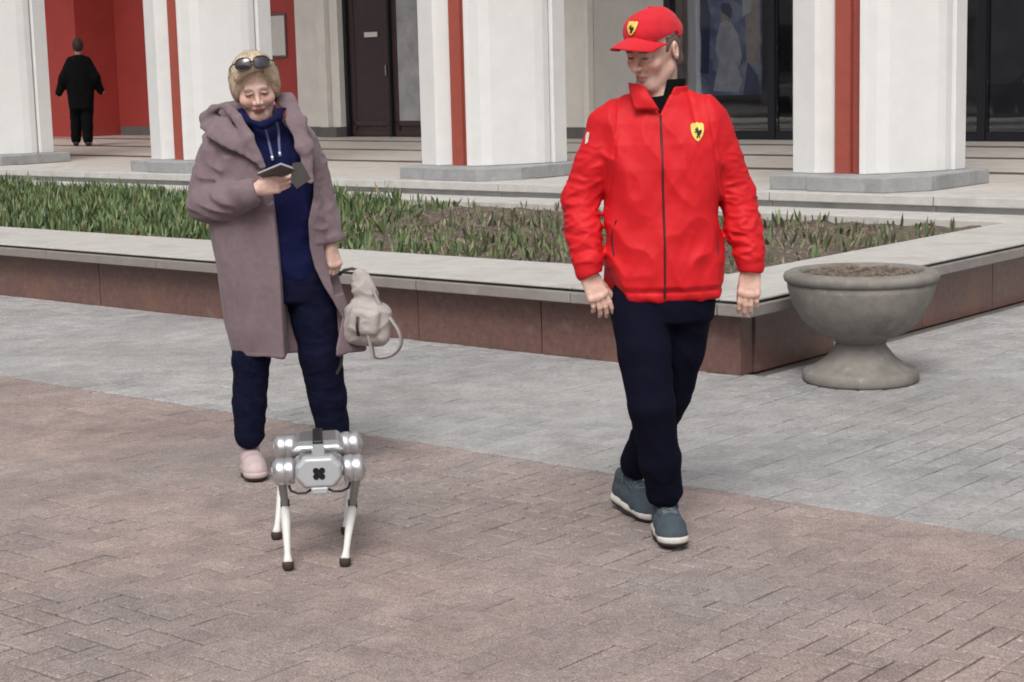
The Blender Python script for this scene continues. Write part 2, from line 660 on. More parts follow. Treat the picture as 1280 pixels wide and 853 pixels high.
# soil: a lumpy sheet between the coping and the step
nu, nv = 220, 60
uu = np.linspace(BED_U0, -.58, nu)
vv = np.linspace(.78, 4.43, nv)
gu, gv = np.meshgrid(uu, vv, indexing='ij')
rz = RNG.normal(0, .012, gu.shape)
rz = (rz + np.roll(rz, 1, 0) + np.roll(rz, 1, 1) + np.roll(rz, (1, 1), (0, 1))) / 2
gz_ = .362 + rz + .02 * np.sin(gv * 2.2) * np.sin(gu * 1.7)
gz_ = np.clip(gz_, .30, .40)
P = [W(a, b, c) for a, b, c in zip(gu.ravel(), gv.ravel(), gz_.ravel())]
idx = np.arange(nu * nv).reshape(nu, nv)
F = np.stack([idx[:-1, :-1], idx[1:, :-1], idx[1:, 1:], idx[:-1, 1:]], -1).reshape(-1, 4)
so = MB().add(P, F.tolist())
tag(so.build('soil', M_soil, smooth=True), 'dark crumbly soil filling the raised flower bed', 'soil', kind='stuff')

# shoots: a mass on the left, single sprouts on the right
def leaf_mat(name, base, tip, dry=0.0):
    m, nt, b = nmat(name)
    N, L = nt.nodes, nt.links
    geo = N.new('ShaderNodeNewGeometry')
    oi = N.new('ShaderNodeObjectInfo')
    ad = N.new('ShaderNodeMath'); ad.operation = 'ADD'
    L.new(geo.outputs['Random Per Island'], ad.inputs[0]); L.new(oi.outputs['Random'], ad.inputs[1])
    fr = N.new('ShaderNodeMath'); fr.operation = 'FRACT'; L.new(ad.outputs[0], fr.inputs[0])
    mx = N.new('ShaderNodeMix'); mx.data_type = 'RGBA'
    mx.inputs['A'].default_value = (*base, 1); mx.inputs['B'].default_value = (*tip, 1)
    L.new(fr.outputs[0], mx.inputs['Factor'])
    # one leaf in eight is dry
    gt = N.new('ShaderNodeMath'); gt.operation = 'FRACT'
    ml = N.new('ShaderNodeMath'); ml.operation = 'MULTIPLY'; ml.inputs[1].default_value = 37.7
    L.new(fr.outputs[0], ml.inputs[0]); L.new(ml.outputs[0], gt.inputs[0])
    g2 = N.new('ShaderNodeMath'); g2.operation = 'LESS_THAN'; g2.inputs[1].default_value = dry
    L.new(gt.outputs[0], g2.inputs[0])
    m2 = N.new('ShaderNodeMix'); m2.data_type = 'RGBA'
    L.new(g2.outputs[0], m2.inputs['Factor']); L.new(mx.outputs['Result'], m2.inputs['A']); m2.inputs['B'].default_value = (.23, .17, .095, 1)
    L.new(m2.outputs['Result'], b.inputs['Base Color'])
    b.inputs['Roughness'].default_value = .55
    b.inputs['Transmission Weight'].default_value = 0
    return m


M_leaf = leaf_mat('shoot_leaves', (.052, .096, .038), (.175, .230, .092), .05)
M_sprout = leaf_mat('young_sprout', (.055, .060, .035), (.17, .155, .10))


def blade(mb, base, h, lean, az, w, curl=.25):
    """one pointed leaf: 3 segments, a fold along the middle"""
    d = np.array([math.cos(az), math.sin(az), 0])
    s = np.array([-math.sin(az), math.cos(az), 0])
    pts = []
    for t in (0, .35, .72, 1.0):
        c = np.array(base) + d * (lean * h * (t + curl * t * t)) + np.array([0, 0, h * t * (1 - .12 * lean * t)])
        pts.append(c)
    ws = (w * .55, w, w * .72, 0)
    vs = []
    for p, ww in zip(pts[:3], ws):
        vs += [p - s * ww + d * ww * .35, p, p + s * ww + d * ww * .35]
    vs.append(pts[3])
    fs = [(0, 1, 4, 3), (1, 2, 5, 4), (3, 4, 7, 6), (4, 5, 8, 7), (6, 7, 9), (7, 8, 9)]
    mb.add(vs, fs)


def plant(mb, base, h, n, w, lean):
    for k in range(n):
        a = random.uniform(0, 2 * math.pi)
        q = (base[0] + .012 * math.cos(a), base[1] + .012 * math.sin(a), base[2])
        blade(mb, q, h * random.uniform(.6, 1.05), random.uniform(.05, lean), a, w * random.uniform(.7, 1.2))


def soil_z(u, v):
    i = int(np.clip((u - BED_U0) / (-.58 - BED_U0) * (nu - 1), 0, nu - 1))
    j = int(np.clip((v - .78) / (4.43 - .78) * (nv - 1), 0, nv - 1))
    return float(gz_[i, j]) - .006


dense = MB()
for _ in range(11000):
    u, v = random.uniform(-16.5, -1.6), random.uniform(.86, 4.36)
    # how thick the growth stands: full on the left, thinning towards the right and the back
    edge = -5.6 + (1.1 if v < 1.9 else -.35 * (v - 1.9))
    f = 1.0 if u < edge else max(0.0, 1 - (u - edge) / (3.0 if v < 2.2 else 1.0)) * .5
    if random.random() > f * .95: continue
    s = seen(u, v)
    if not s or s[0] < -600: continue
    hh = (.16 if u < edge else .11) * random.uniform(.55, 1.45) * (.85 + .25 * math.sin(u * 2.1) * math.sin(v * 2.6 + u))
    plant(dense, W(u, v, soil_z(u, v)), hh, random.choice((2, 3, 4, 5)), random.choice((.007, .010, .013)), random.uniform(.3, .8))
me = bpy.data.meshes.new('shoots'); me.from_pydata(dense.v, [], dense.f)
tag(link('green_shoots', me, M_leaf), 'thick mass of green tulip shoots filling the left of the bed', 'shoots', kind='stuff')

protos = []
for k in range(8):
    mb = MB()
    plant(mb, (0, 0, 0), random.uniform(.10, .15), random.choice((2, 3, 3, 4)), .013, .38)
    me = bpy.data.meshes.new('sprout'); me.from_pydata(mb.v, [], mb.f); me.materials.append(M_leaf if k < 3 else M_sprout)
    protos.append(me)
cnt = 0
while cnt < 290:
    u, v = random.uniform(-6.2, -.68), random.uniform(.90, 4.34)
    edge = -5.2
    if u < edge + random.uniform(0, 1.0): continue
    s = seen(u, v)
    if not s or not (540 < s[0] < 1300): continue
    o = bpy.data.objects.new('tulip_sprout', random.choice(protos))
    COL.objects.link(o)
    o.location = W(u, v, soil_z(u, v))
    o.rotation_euler = (random.gauss(0, .12), random.gauss(0, .12), random.uniform(0, 6.28))
    o.scale = (1, 1, random.uniform(.6, 1.15))
    tag(o, 'small bare tulip sprout standing apart in the thin right part of the bed', 'sprout', 'tulip sprouts in the thin part of the flower bed')
    cnt += 1
thin = MB()                                    # pale low growth between the sprouts
for _ in range(1500):
    u, v = random.uniform(-6.0, -.68), random.uniform(.90, 4.34)
    s = seen(u, v)
    if not s or not (520 < s[0] < 1310) or random.random() < .35 * (v > 3.2): continue
    plant(thin, W(u, v, soil_z(u, v)), random.uniform(.03, .085), random.choice((1, 2, 2)), .008, .5)
me = bpy.data.meshes.new('low_growth'); me.from_pydata(thin.v, [], thin.f)
tag(link('low_growth', me, leaf_mat('pale_growth', (.10, .105, .055), (.30, .27, .18))), 'pale low growth between the sprouts in the right of the bed', 'ground cover', kind='stuff')
litter = MB()                                  # dry stalks and crumbs on the soil
for _ in range(1500):
    u, v = random.uniform(-6.5, -.66), random.uniform(.88, 4.36)
    a = random.uniform(0, 6.28); l = random.uniform(.02, .09)
    p = np.array(W(u, v, soil_z(u, v) + .012)); d = np.array([math.cos(a), math.sin(a), random.uniform(-.1, .3)]) * l
    w = np.array([-math.sin(a), math.cos(a), 0]) * .004
    litter.add([p - w, p + w, p + d + w, p + d - w], [(0, 1, 2, 3)])
me = bpy.data.meshes.new('stalks'); me.from_pydata(litter.v, [], litter.f)
tag(link('dry_stalks', me, mat('dry_straw', (.30, .25, .18), .9, .3, 60)), 'dry straw and leaf litter on the bare soil', 'litter', kind='stuff')

# ------------------------------------------------------------------ concrete urn
M_conc = mat('aged_concrete', (.215, .200, .182), .85, .18, 14.0, .0016, 130,
             spots=[((.135, .124, .112), 5.0, .52, .65), ((.36, .35, .33), 28.0, .66, .5)])
ux, uy = 1.745, 8.70
urn = tag(empty('concrete_urn', (ux, uy, 0)), 'round grey concrete urn on a flared foot beside the bed corner', 'urn')
urn.scale = (.955, .955, 1)
MB().lathe([(0, 0), (.292, 0), (.303, .012), (.300, .048), (.285, .062), (.262, .066), (.235, .082), (.19, .112), (.160, .145), (.132, .180), (.126, .205), (0, .205)], 64).build('foot', M_conc, urn, True)
MB().lathe([(0, .199), (.134, .199), (.138, .213), (.155, .219), (.235, .250), (.305, .310), (.354, .390), (.380, .470), (.384, .502), (0, .49)], 64).build('bowl', M_conc, urn, True)
MB().lathe([(.30, .46), (.384, .503), (.397, .510), (.402, .530), (.396, .546), (.372, .556), (.330, .560), (.318, .554), (.314, .50), (.30, .46)], 64).build('rim', M_conc, urn, True)
so = MB()
ring = []
P, F = [(0, 0, .552)], []
for r_ in range(1, 12):
    for k in range(40):
        a = 2 * math.pi * k / 40; r = .317 * r_ / 11
        P.append((r * math.cos(a), r * math.sin(a), .549 - .010 * (r / .3) ** 2 + random.gauss(0, .006)))
for k in range(40):
    F.append((0, 1 + k, 1 + (k + 1) % 40))
    for r_ in range(10):
        a, b = 1 + r_ * 40 + k, 1 + r_ * 40 + (k + 1) % 40
        F.append((a, a + 40, b + 40, b))
so.add(P, F).build('soil', M_soil, urn, True)
chips = MB()
for _ in range(120):
    a, r = random.uniform(0, 6.28), .28 * math.sqrt(random.random())
    s = random.uniform(.004, .012)
    c = np.array([r * math.cos(a), r * math.sin(a), .553])
    chips.box(c[0] - s, c[0] + s, c[1] - s * .7, c[1] + s * .7, c[2] - s * .5, c[2] + s * .4)
tag(chips.build('litter', mat('bark_chips', (.22, .17, .13), .9, .4, 80), urn), kind='stuff')

# ------------------------------------------------------------------ portico columns
M_white = mat('white_painted_panel', (.70, .692, .685), .5, .04, 5.0, .0006, 60, spots=[((.62, .61, .59), 1.3, .62, .30)])
M_strip = mat('brick_red_paint', (.33, .072, .052), .5, .10, 8.0, .0006, 60)
M_plinth = mat('plinth_stone', (.30, .305, .31), .8, .15, 7.0, .0015, 140, spots=[((.20, .20, .20), 4.0, .55, .5), ((.45, .45, .45), 9.0, .62, .4)])
COLS = [(-2.92, 'white fluted portico column with red stripe nearest, right of the man'),
        (-7.22, 'white fluted portico column with red stripe between the dark doors and the man'),
        (-11.52, 'white fluted portico column with red stripe behind the woman in the coat'),
        (-15.86, 'white fluted portico column at the left edge of the picture')]
Z0 = T_Z + .125
for u0, lab in COLS:
    c = tag(empty('portico_column', W(u0 + .45, 5.8, T_Z)), lab, 'column', 'portico columns')
    cf = lambda a, b, z, u0=u0: W(u0 + a, 5.07 + b, z)
    world_part(MB().prism([(-.12, .06), (.28, .06), (.28, -.02), (.98, -.02), (1.22, .35), (1.22, 1.40), (-.12, 1.40)], T_Z - .003, Z0, cf), 'plinth', M_plinth, c, bevel=.012)
    # left fin with its bevel, broad body, narrow rear pilaster
    world_part(MB().prism([(-.045, .31), (.19, .27), (.23, .29), (.335, .40), (.335, .9), (-.045, .9)], Z0 + .002, 12.2, cf), 'front_fin', M_white, c, bevel=.006)
    world_part(MB().prism([(.625, .40), (.625, .235), (.672, .25), (.725, .34), (.80, .42), (.87, .55), (1.015, .84), (1.045, .93), (1.050, 1.015), (.62, 1.015)], Z0 + .002, 12.2, cf), 'shaft', M_white, c, bevel=.008)
    world_part(MB().prism([(-.045, .905), (.60, .96), (.60, 1.04), (1.035, 1.04), (1.072, 1.05), (1.070, 1.25), (-.045, 1.25)], Z0 + .002, 12.2, cf), 'rear_pilaster', M_white, c, bevel=.005)
    world_part(MB().prism([(.338, .345), (.47, .36), (.485, .40), (.50, .36), (.622, .335), (.622, .52), (.338, .52)], Z0 + .003, 12.2, cf), 'red_stripe', M_strip, c)
    world_part(MB().prism([(.34, .55), (.615, .55), (.615, .9), (.34, .9)], Z0, 12.2, cf), 'core', M_white, c)

# ------------------------------------------------------------------ building behind the portico
M_redwall = mat('dark_red_wall_paint', (.36, .048, .040), .5, .10, 2.0, .001, 40)
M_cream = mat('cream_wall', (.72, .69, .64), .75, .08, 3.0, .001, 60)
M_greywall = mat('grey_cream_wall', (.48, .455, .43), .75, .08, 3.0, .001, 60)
M_base = mat('dark_skirting', (.12, .115, .11), .6, .15, 6.0)
M_door = mat('dark_brown_door', (.060, .034, .036), .35, .2, 12.0, .0006, 70)
M_frame = mat('black_metal_frame', (.012, .013, .018), .35, .1, 10.0)
M_glass = glass_mat('dark_shop_glass', alpha=.9)
M_ceil = mat('portico_ceiling', (.80, .78, .75), .8, .08, 3.0)
M_inside = mat('dark_interior', (.20, .20, .21), .8, .2, 2.0)
M_paper = mat('white_paper', (.62, .60, .57), .8, .05, 14.0)
M_metal = mat('brushed_metal', (.5, .5, .5), .35, .05, 30.0, metal=1.0)
b_ = tag(empty('building', W(-12, 13.6, T_Z)), 'theatre building with red and cream walls and dark shopfront behind the columns', 'building')
VB = 13.6


def bwall(name, ua, ub, v0, v1, z0, z1, m, **k):
    return world_part(MB().ubox(ua, ub, v0, v1, z0, z1), name, m, b_, **k)


ZT = 12.0  # wall height under the unseen ceiling, raised to let in more sky light
fz = T_Z - .004
bwall('red_wall', -33, -22.95, VB - .9, VB + .4, fz, ZT, M_redwall)
bwall('red_wall', -22.94, -17.86, VB, VB + .4, fz, ZT, M_redwall)
bwall('cream_wall', -17.85, -17.16, VB - .05, VB + .4, fz, ZT, M_cream)
bwall('pilaster', -17.15, -16.95, VB - .22, VB + .4, fz, ZT, M_cream, bevel=.01)
bwall('pilaster', -16.94, -16.74, VB - .12, VB + .4, fz, ZT, M_cream, bevel=.01)
bwall('cream_wall', -14.86, -12.20, VB - .05, VB + .4, fz, ZT, M_cream)
bwall('cream_wall', -12.19, -11.93, VB - .05, VB + .4, fz, 1.10, M_cream)
bwall('cream_wall', -11.92, -11.5, VB - .05, VB + .4, fz, ZT, M_cream)
bwall('pilaster', -11.49, -11.40, VB - .16, VB + .4, fz, ZT, M_cream, bevel=.01)
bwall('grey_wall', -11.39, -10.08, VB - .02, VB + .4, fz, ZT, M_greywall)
bwall('lintel', -16.73, -14.87, VB, VB + .4, 3.25, ZT, M_cream)
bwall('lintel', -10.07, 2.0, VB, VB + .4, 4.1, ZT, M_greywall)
for ua, ub, vv_ in ((-17.85, -17.16, VB - .07), (-17.155, -16.73, VB - .24), (-14.86, -11.5, VB - .07), (-11.5, -11.39, VB - .19), (-22.9, -17.86, VB - .02)):
    bwall('skirting', ua, ub, vv_, VB - .002, fz, fz + .17, M_base)
# slot window
sw = bwall('window', -12.19, -11.93, VB + .12, VB + .2, 1.11, ZT, M_frame)
# doors
for k, (ua, ub, glazed) in enumerate(((-16.66, -15.72, False), (-15.66, -14.94, True))):
    d = bwall('door', ua, ub, VB + .10, VB + .15, fz, 3.18, M_door)
    fr = .10
    for (a, b, c, e) in ((ua, ub, .72, .80), (ua, ub, fz + .02, fz + .1), (ua, ub, 3.06, 3.17), (ua, ua + fr, fz + .1, 3.06), (ub - fr, ub, fz + .1, 3.06)):
        o = MB().ubox(a, b, VB + .07, VB + .098, c, e).build('door_rail', M_door, bevel=.004)
        o.parent = d
    pm = mat('door_panel_brown', (.050, .030, .034), .3, .2, 8.0) if not glazed else mat('door_grey_glass', (.36, .36, .37), .3, .25, 3.0)
    o = MB().ubox(ua + fr + .003, ub - fr - .003, VB + .085, VB + .097, .803, 3.057).build('door_panel', pm); o.parent = d
    if not glazed:
        o = MB().ubox(-16.28, -15.98, VB + .05, VB + .068, 2.19, 2.27).build('plate', M_paper); o.parent = d
        o = MB().ubox(-15.80, -15.77, VB + .02, VB + .068, 1.55, 1.72).build('handle', M_metal, bevel=.006); o.parent = d
    else:
        pass
for a, b in ((-16.735, -16.665), (-15.715, -15.665), (-14.935, -14.865)):
    bwall('door_frame', a, b, VB + .0, VB + .2, fz, 3.2, M_frame)
bwall('door_frame', -16.735, -14.865, VB + .0, VB + .2, 3.202, 3.25, M_frame)
# shop front: posts, rails, panes
posts = [-10.05, -8.30, -6.72, -5.18, -3.4, -1.6, .2]
for a in posts:
    bwall('window_post', a - .055, a + .055, VB - .03, VB + .12, fz, 4.1, M_frame)
for a, b in zip(posts[:-1], posts[1:]):
    w = world_part(MB().ubox(a + .056, b - .056, VB + .03, VB + .042, .66, 4.02), 'window', M_glass, b_)
    for z0, z1 in ((fz, .655), (4.025, 4.098)):
        o = MB().ubox(a + .056, b - .056, VB - .01, VB + .1, z0, z1).build('window_rail', M_frame); o.parent = w
# room behind the glass
bwall('interior_wall', -10.2, 2.5, VB + 3.6, VB + 3.7, fz, ZT, M_inside)
bwall('interior_floor', -10.2, 2.5, VB + .13, VB + 3.6, fz - .3, fz, mat('interior_floor', (.30, .28, .26), .4, .2, 3.0))
bwall('interior_side', -10.3, -10.2, VB + .41, VB + 3.6, fz, ZT, M_inside)
bwall('interior_side', 2.5, 2.6, VB + .41, VB + 3.6, fz, ZT, M_inside)
bwall('portico_ceiling', -33, 3.0, 5.25, VB + 3.7, 12.01, 12.2, M_ceil)  # unseen ceiling, pale and set high to brighten the portico
bwall('fascia', -33, 3.0, 5.0, 5.24, 12.0, 13.4, M_white)
bwall('upper_wall', -33, 3.0, 5.25, 6.0, 12.21, 17.0, M_cream)
bwall('far_end_wall', -33.3, -33.01, 5.3, VB + .4, fz, 12.0, M_redwall)

# notice on the red wall
nt_ = tag(empty('notice_board', W(-18.4, VB - .02, 2.25)), 'grey-white paper notice on the dark red wall behind the woman', 'notice')
world_part(MB().ubox(-18.72, -18.12, VB - .03, VB - .003, 1.90, 2.66), 'board', M_base, nt_, bevel=.004)
world_part(MB().ubox(-18.70, -18.14, VB - .036, VB - .031, 1.94, 2.62), 'paper', M_paper, nt_)

# poster standing behind the shop glass: pale figures on blue
M_pblue = mat('poster_blue', (.26, .33, .56), .5, .45, 2.2, spots=[((.60, .66, .78), 3.5, .5, .8)])
M_pfig = mat('poster_pale_figure', (.88, .90, .93), .5, .2, 7.0)
M_pdark = mat('poster_dark', (.10, .13, .25), .5, .25, 7.0)
M_ptan = mat('poster_tan', (.70, .60, .50), .5, .25, 7.0)
pu, pv = -9.62, VB + .075
ps = tag(empty('poster', W(pu + .6, pv, 1.0)), 'blue poster with a pale robed figure behind the shop glass', 'poster')
world_part(MB().ubox(pu, pu + 1.10, pv, pv + .03, 1.16, 3.2), 'board', M_pblue, ps)


def flat(name, pts, m, depth):
    mb = MB()
    n = len(pts)
    mb.add([W(pu + a, pv - depth, z) for a, z in pts], [tuple(range(n))])
    world_part(mb, name, m, ps)


flat('figure', [(.30, 1.22), (.72, 1.20), (.78, 1.34), (.70, 1.62), (.74, 1.84), (.70, 2.04), (.60, 2.18), (.50, 2.22), (.42, 2.16), (.36, 1.98), (.34, 1.80), (.40, 1.64), (.34, 1.42)], M_pfig, .004)
flat('figure_head', [(.44, 2.20), (.56, 2.20), (.59, 2.30), (.55, 2.40), (.46, 2.40), (.42, 2.30)], M_ptan, .006)
flat('figure_hair', [(.46, 2.32), (.60, 2.22), (.63, 2.34), (.58, 2.44), (.46, 2.45), (.43, 2.39)], M_pdark, .008)
flat('figure_sleeve', [(.62, 2.08), (.72, 2.02), (.79, 1.70), (.74, 1.55), (.68, 1.72)], M_pfig, .010)
flat('dark_print', [(.80, 1.16), (1.08, 1.16), (1.05, 1.42), (.88, 1.62), (.84, 1.40)], M_pdark, .005)  # dark shape printed on the poster
flat('dark_print', [(.03, 1.5), (.22, 1.45), (.26, 2.3), (.10, 2.9), (.03, 2.7)], M_pdark, .005)
flat('figure', [(.86, 1.60), (1.08, 1.55), (1.08, 2.7), (.92, 2.7), (.84, 2.2)], M_ptan, .004)
flat('figure', [(.80, 2.25), (.93, 2.30), (1.0, 2.7), (.80, 2.75)], M_pfig, .007)
# added low furniture inside the right panes, standing in for street reflections
for k, (a, w, h, lab) in enumerate(((-8.05, .8, 1.25, 'added low cabinet standing in for reflections behind the glass left of the nearest column'), (-4.9, 1.5, .72, 'added low bench standing in for reflections behind the glass at the right edge'))):
    t = tag(empty('reflection_standin', W(a, VB + .8, fz)), lab, 'cabinet')
    world_part(MB().ubox(a, a + w, VB + .7, VB + 1.2, fz + .1, fz + h), 'carcass', M_inside, t, bevel=.01)
    world_part(MB().ubox(a - .03, a + w + .03, VB + .66, VB + 1.24, fz + h + .003, fz + h + .05), 'worktop', M_paper, t, bevel=.008)
    world_part(MB().ubox(a + .03, a + w - .03, VB + .74, VB + 1.16, fz + .001, fz + .098), 'plinth', M_frame, t)

# across the square, seen only as a reflection: a long block and parked cars
far = tag(empty('opposite_building', W(0, -34, 0)), 'long grey block across the square, mirrored in the shop glass', 'building')
M_far = mat('grey_plaster', (.34, .33, .32), .8, .1, 1.0)
world_part(MB().ubox(-60, 40, -46, -34, 0, 11), 'wall', M_far, far)
for r_ in range(3):
    for k in range(24):
        a = -58 + k * 4
        world_part(MB().ubox(a, a + 1.7, -33.98, -33.9, 1.2 + r_ * 3.4, 3.3 + r_ * 3.4), 'window', M_frame, far)
world_part(MB().ubox(-60.5, 40.5, -46.5, -33.4, 11.002, 11.6), 'cornice', M_far, far)
M_car = [mat('car_paint_silver', (.45, .46, .48), .3, .03, 5, metal=.4, coat=.6), mat('car_paint_dark', (.03, .03, .035), .3, .03, 5, coat=.8)]
M_tyre = mat('tyre_rubber', (.02, .02, .02), .8, .1, 30)
for k, (cu, lab) in enumerate(((-22.0, 'silver car mirrored in the shop glass'), (-15.0, 'dark car mirrored in the right shop pane'))):
    vv0 = -12.0
    c = tag(empty('parked_car', W(cu, vv0, 0)), lab, 'car')
    prof = [(-2.2, .35), (-2.2, .75), (-1.95, .9), (-1.1, .98), (-.45, 1.42), (.85, 1.44), (1.6, 1.0), (2.15, .92), (2.25, .6), (2.2, .35)]
    mb = MB()
    n = len(prof)
    mb.add([W(cu + a, vv0 - .85, z) for a, z in prof] + [W(cu + a, vv0 + .85, z) for a, z in prof],
           [tuple(range(n)), tuple(reversed(range(n, 2 * n)))] + [(i, (i + 1) % n, n + (i + 1) % n, n + i) for i in range(n)])
    world_part(mb, 'body', M_car[k], c, bevel=.06)
    mb = MB()
    wp = [(-1.0, .99), (-.42, 1.36), (.80, 1.38), (1.4, 1.02)]
    mb.add([W(cu + a, vv0 + .856, z) for a, z in wp], [(0, 1, 2, 3)])
    world_part(mb, 'side_window', M_frame, c)
    for a in (-1.4, 1.35):
        for s in (-.80, .80):
            prf = MB()
            pts = [W(cu + a, vv0 + s - .1, .32), W(cu + a, vv0 + s + .1, .32)]
            prf.tube(pts, .32, 20)
            world_part(prf, 'wheel', M_tyre, c, bevel=.03)

# ------------------------------------------------------------------ solid modelling for bodies and clothes
def rot(rx=0, ry=0, rz=0):
    return np.array(Euler((rx, ry, rz), 'XYZ').to_matrix())


_g = np.random.default_rng(5).normal(size=(32, 32, 32, 3)).astype(np.float32)
_g /= np.linalg.norm(_g, axis=-1, keepdims=True)
_gr = rot(.6, .4, .9)


def vnoise(x, y, z, off=0.0):
    """smooth gradient noise, about -1..1; the lattice is turned so that no fold follows an axis"""
    x, y, z = [_gr[i, 0] * x + _gr[i, 1] * y + _gr[i, 2] * z for i in range(3)]
    x, y, z = x + off, y + off * 1.7, z + off * .6
    xi, yi, zi = np.floor(x).astype(int), np.floor(y).astype(int), np.floor(z).astype(int)
    fx, fy, fz_ = x - xi, y - yi, z - zi
    sx, sy, sz = [t * t * t * (t * (t * 6 - 15) + 10) for t in (fx, fy, fz_)]
    r = 0
    for a in (0, 1):
        for b in (0, 1):
            for c in (0, 1):
                w = (sx if a else 1 - sx) * (sy if b else 1 - sy) * (sz if c else 1 - sz)
                g = _g[(xi + a) & 31, (yi + b) & 31, (zi + c) & 31]
                r = r + w * (g[..., 0] * (fx - a) + g[..., 1] * (fy - b) + g[..., 2] * (fz_ - c))
    return np.clip(r * 1.6, -1, 1)


class Solid:
    BIG = .06

    def __init__(s, lo, hi, h):
        s.lo = np.array(lo, np.float32); s.h = h
        s.n = np.ceil((np.array(hi) - s.lo) / h).astype(int) + 1
        s.D = np.full(s.n, s.BIG, np.float32)
        s.R, s.o = np.eye(3), np.zeros(3)

    def frame(s, R=None, o=None):
        s.R = np.eye(3) if R is None else np.array(R)
        s.o = np.zeros(3) if o is None else np.array(o, float)
        return s

    def _win(s, lo, hi, m):
        """grid window that holds the frame's box lo..hi; coordinates in the frame"""
        c = np.array([[(lo, hi)[i][0], (lo, hi)[j][1], (lo, hi)[k][2]] for i in (0, 1) for j in (0, 1) for k in (0, 1)])
        w = c @ s.R.T + s.o
        a = np.clip(np.floor((w.min(0) - m - s.lo) / s.h).astype(int), 0, s.n)
        b = np.clip(np.ceil((w.max(0) + m - s.lo) / s.h).astype(int) + 1, 0, s.n)
        if (b <= a).any(): return None
        g = [(s.lo[i] + np.arange(a[i], b[i]) * s.h - s.o[i]).astype(np.float32) for i in range(3)]
        X, Y, Z = g[0][:, None, None], g[1][None, :, None], g[2][None, None, :]
        R = s.R.astype(np.float32)
        q = [R[0, i] * X + R[1, i] * Y + R[2, i] * Z for i in range(3)]
        return tuple(slice(a[i], b[i]) for i in range(3)), q

    def op(s, fn, lo, hi, k=.01, mode='u'):
        w = s._win(np.array(lo, float), np.array(hi, float), k + s.BIG * .7)
        if w is None: return s
        sl, (x, y, z) = w
        d = fn(x, y, z).astype(np.float32)
        c = s.D[sl]
        k = max(k, 1e-4)
        if mode == 'u':
            h = np.clip(.5 + .5 * (c - d) / k, 0, 1)
            r = c * (1 - h) + d * h - k * h * (1 - h)
        elif mode == 's':
            h = np.clip(.5 - .5 * (c + d) / k, 0, 1)
            r = c * (1 - h) - d * h + k * h * (1 - h)
        s.D[sl] = r
        return s

    def cone(s, a, b, ra, rb, k=.01, mode='u', flat=None):
        a, b = np.array(a, float), np.array(b, float)
        ba = b - a
        L2 = float(ba @ ba) + 1e-12
        R = max(ra, rb)
        fl = None
        if flat is not None:
            ax = np.array(flat[0], float); ax /= np.linalg.norm(ax); fl = (ax, flat[1])
            R = R * max(1, flat[1])

        def fn(x, y, z):
            px, py, pz = x - a[0], y - a[1], z - a[2]
            t = np.clip((px * ba[0] + py * ba[1] + pz * ba[2]) / L2, 0, 1)
            ox, oy, oz = px - t * ba[0], py - t * ba[1], pz - t * ba[2]
            r = ra + t * (rb - ra)
            if fl is not None:
                ax, f = fl
                c = (ox * ax[0] + oy * ax[1] + oz * ax[2]) * (1 / f - 1)
                ox, oy, oz = ox + ax[0] * c, oy + ax[1] * c, oz + ax[2] * c
                return (np.sqrt(ox * ox + oy * oy + oz * oz) - r) * min(1, f)
            return np.sqrt(ox * ox + oy * oy + oz * oz) - r
        return s.op(fn, np.minimum(a, b) - R, np.maximum(a, b) + R, k, mode)

    def chain(s, pts, rad, k=.01, flat=None, mode='u'):
        for i in range(len(pts) - 1):
            s.cone(pts[i], pts[i + 1], rad[i], rad[i + 1], k, mode, flat)
        return s

    def ell(s, c, r, k=.01, mode='u', R=None):
        c, r = np.array(c, float), np.array(r, float)
        R = np.eye(3) if R is None else np.array(R)

        def fn(x, y, z):
            px, py, pz = x - c[0], y - c[1], z - c[2]
            q = [R[0, i] * px + R[1, i] * py + R[2, i] * pz for i in range(3)]
            k0 = np.sqrt((q[0] / r[0]) ** 2 + (q[1] / r[1]) ** 2 + (q[2] / r[2]) ** 2)
            k1 = np.sqrt((q[0] / r[0] ** 2) ** 2 + (q[1] / r[1] ** 2) ** 2 + (q[2] / r[2] ** 2) ** 2) + 1e-6
            return k0 * (k0 - 1) / k1
        return s.op(fn, c - r.max(), c + r.max(), k, mode)

    def box(s, c, r, rd=.005, k=.005, mode='u', R=None):
        c, r = np.array(c, float), np.array(r, float)
        R = np.eye(3) if R is None else np.array(R)

        def fn(x, y, z):
            px, py, pz = x - c[0], y - c[1], z - c[2]
            q = [np.abs(R[0, i] * px + R[1, i] * py + R[2, i] * pz) - (r[i] - rd) for i in range(3)]
            o = np.sqrt(sum(np.maximum(a, 0) ** 2 for a in q))
            return o + np.minimum(np.maximum(np.maximum(q[0], q[1]), q[2]), 0) - rd
        e = np.linalg.norm(r)
        return s.op(fn, c - e, c + e, k, mode)

    def stack(s, tab, k=.02, p=2.3, mode='u', rd=.01):
        """superellipse sections: rows (z, cx, cy, rx, ry)"""
        t = np.array(sorted(tab), float)

        def fn(x, y, z):
            zz = z if z.ndim == 3 else z
            cx, cy, rx, ry = [np.interp(zz, t[:, 0], t[:, i]).astype(np.float32) for i in (1, 2, 3, 4)]
            e = (np.abs((x - cx) / rx) ** p + np.abs((y - cy) / ry) ** p) ** (1 / p)
            d = (e - 1) * np.minimum(rx, ry)
            dz = np.maximum(t[0, 0] - zz, zz - t[-1, 0])
            a, b = d + rd, dz + rd
            return np.minimum(np.maximum(a, b), 0) + np.sqrt(np.maximum(a, 0) ** 2 + np.maximum(b, 0) ** 2) - rd
        lo = ((t[:, 1] - t[:, 3]).min(), (t[:, 2] - t[:, 4]).min(), t[0, 0])
        hi = ((t[:, 1] + t[:, 3]).max(), (t[:, 2] + t[:, 4]).max(), t[-1, 0])
        return s.op(fn, lo, hi, k, mode)

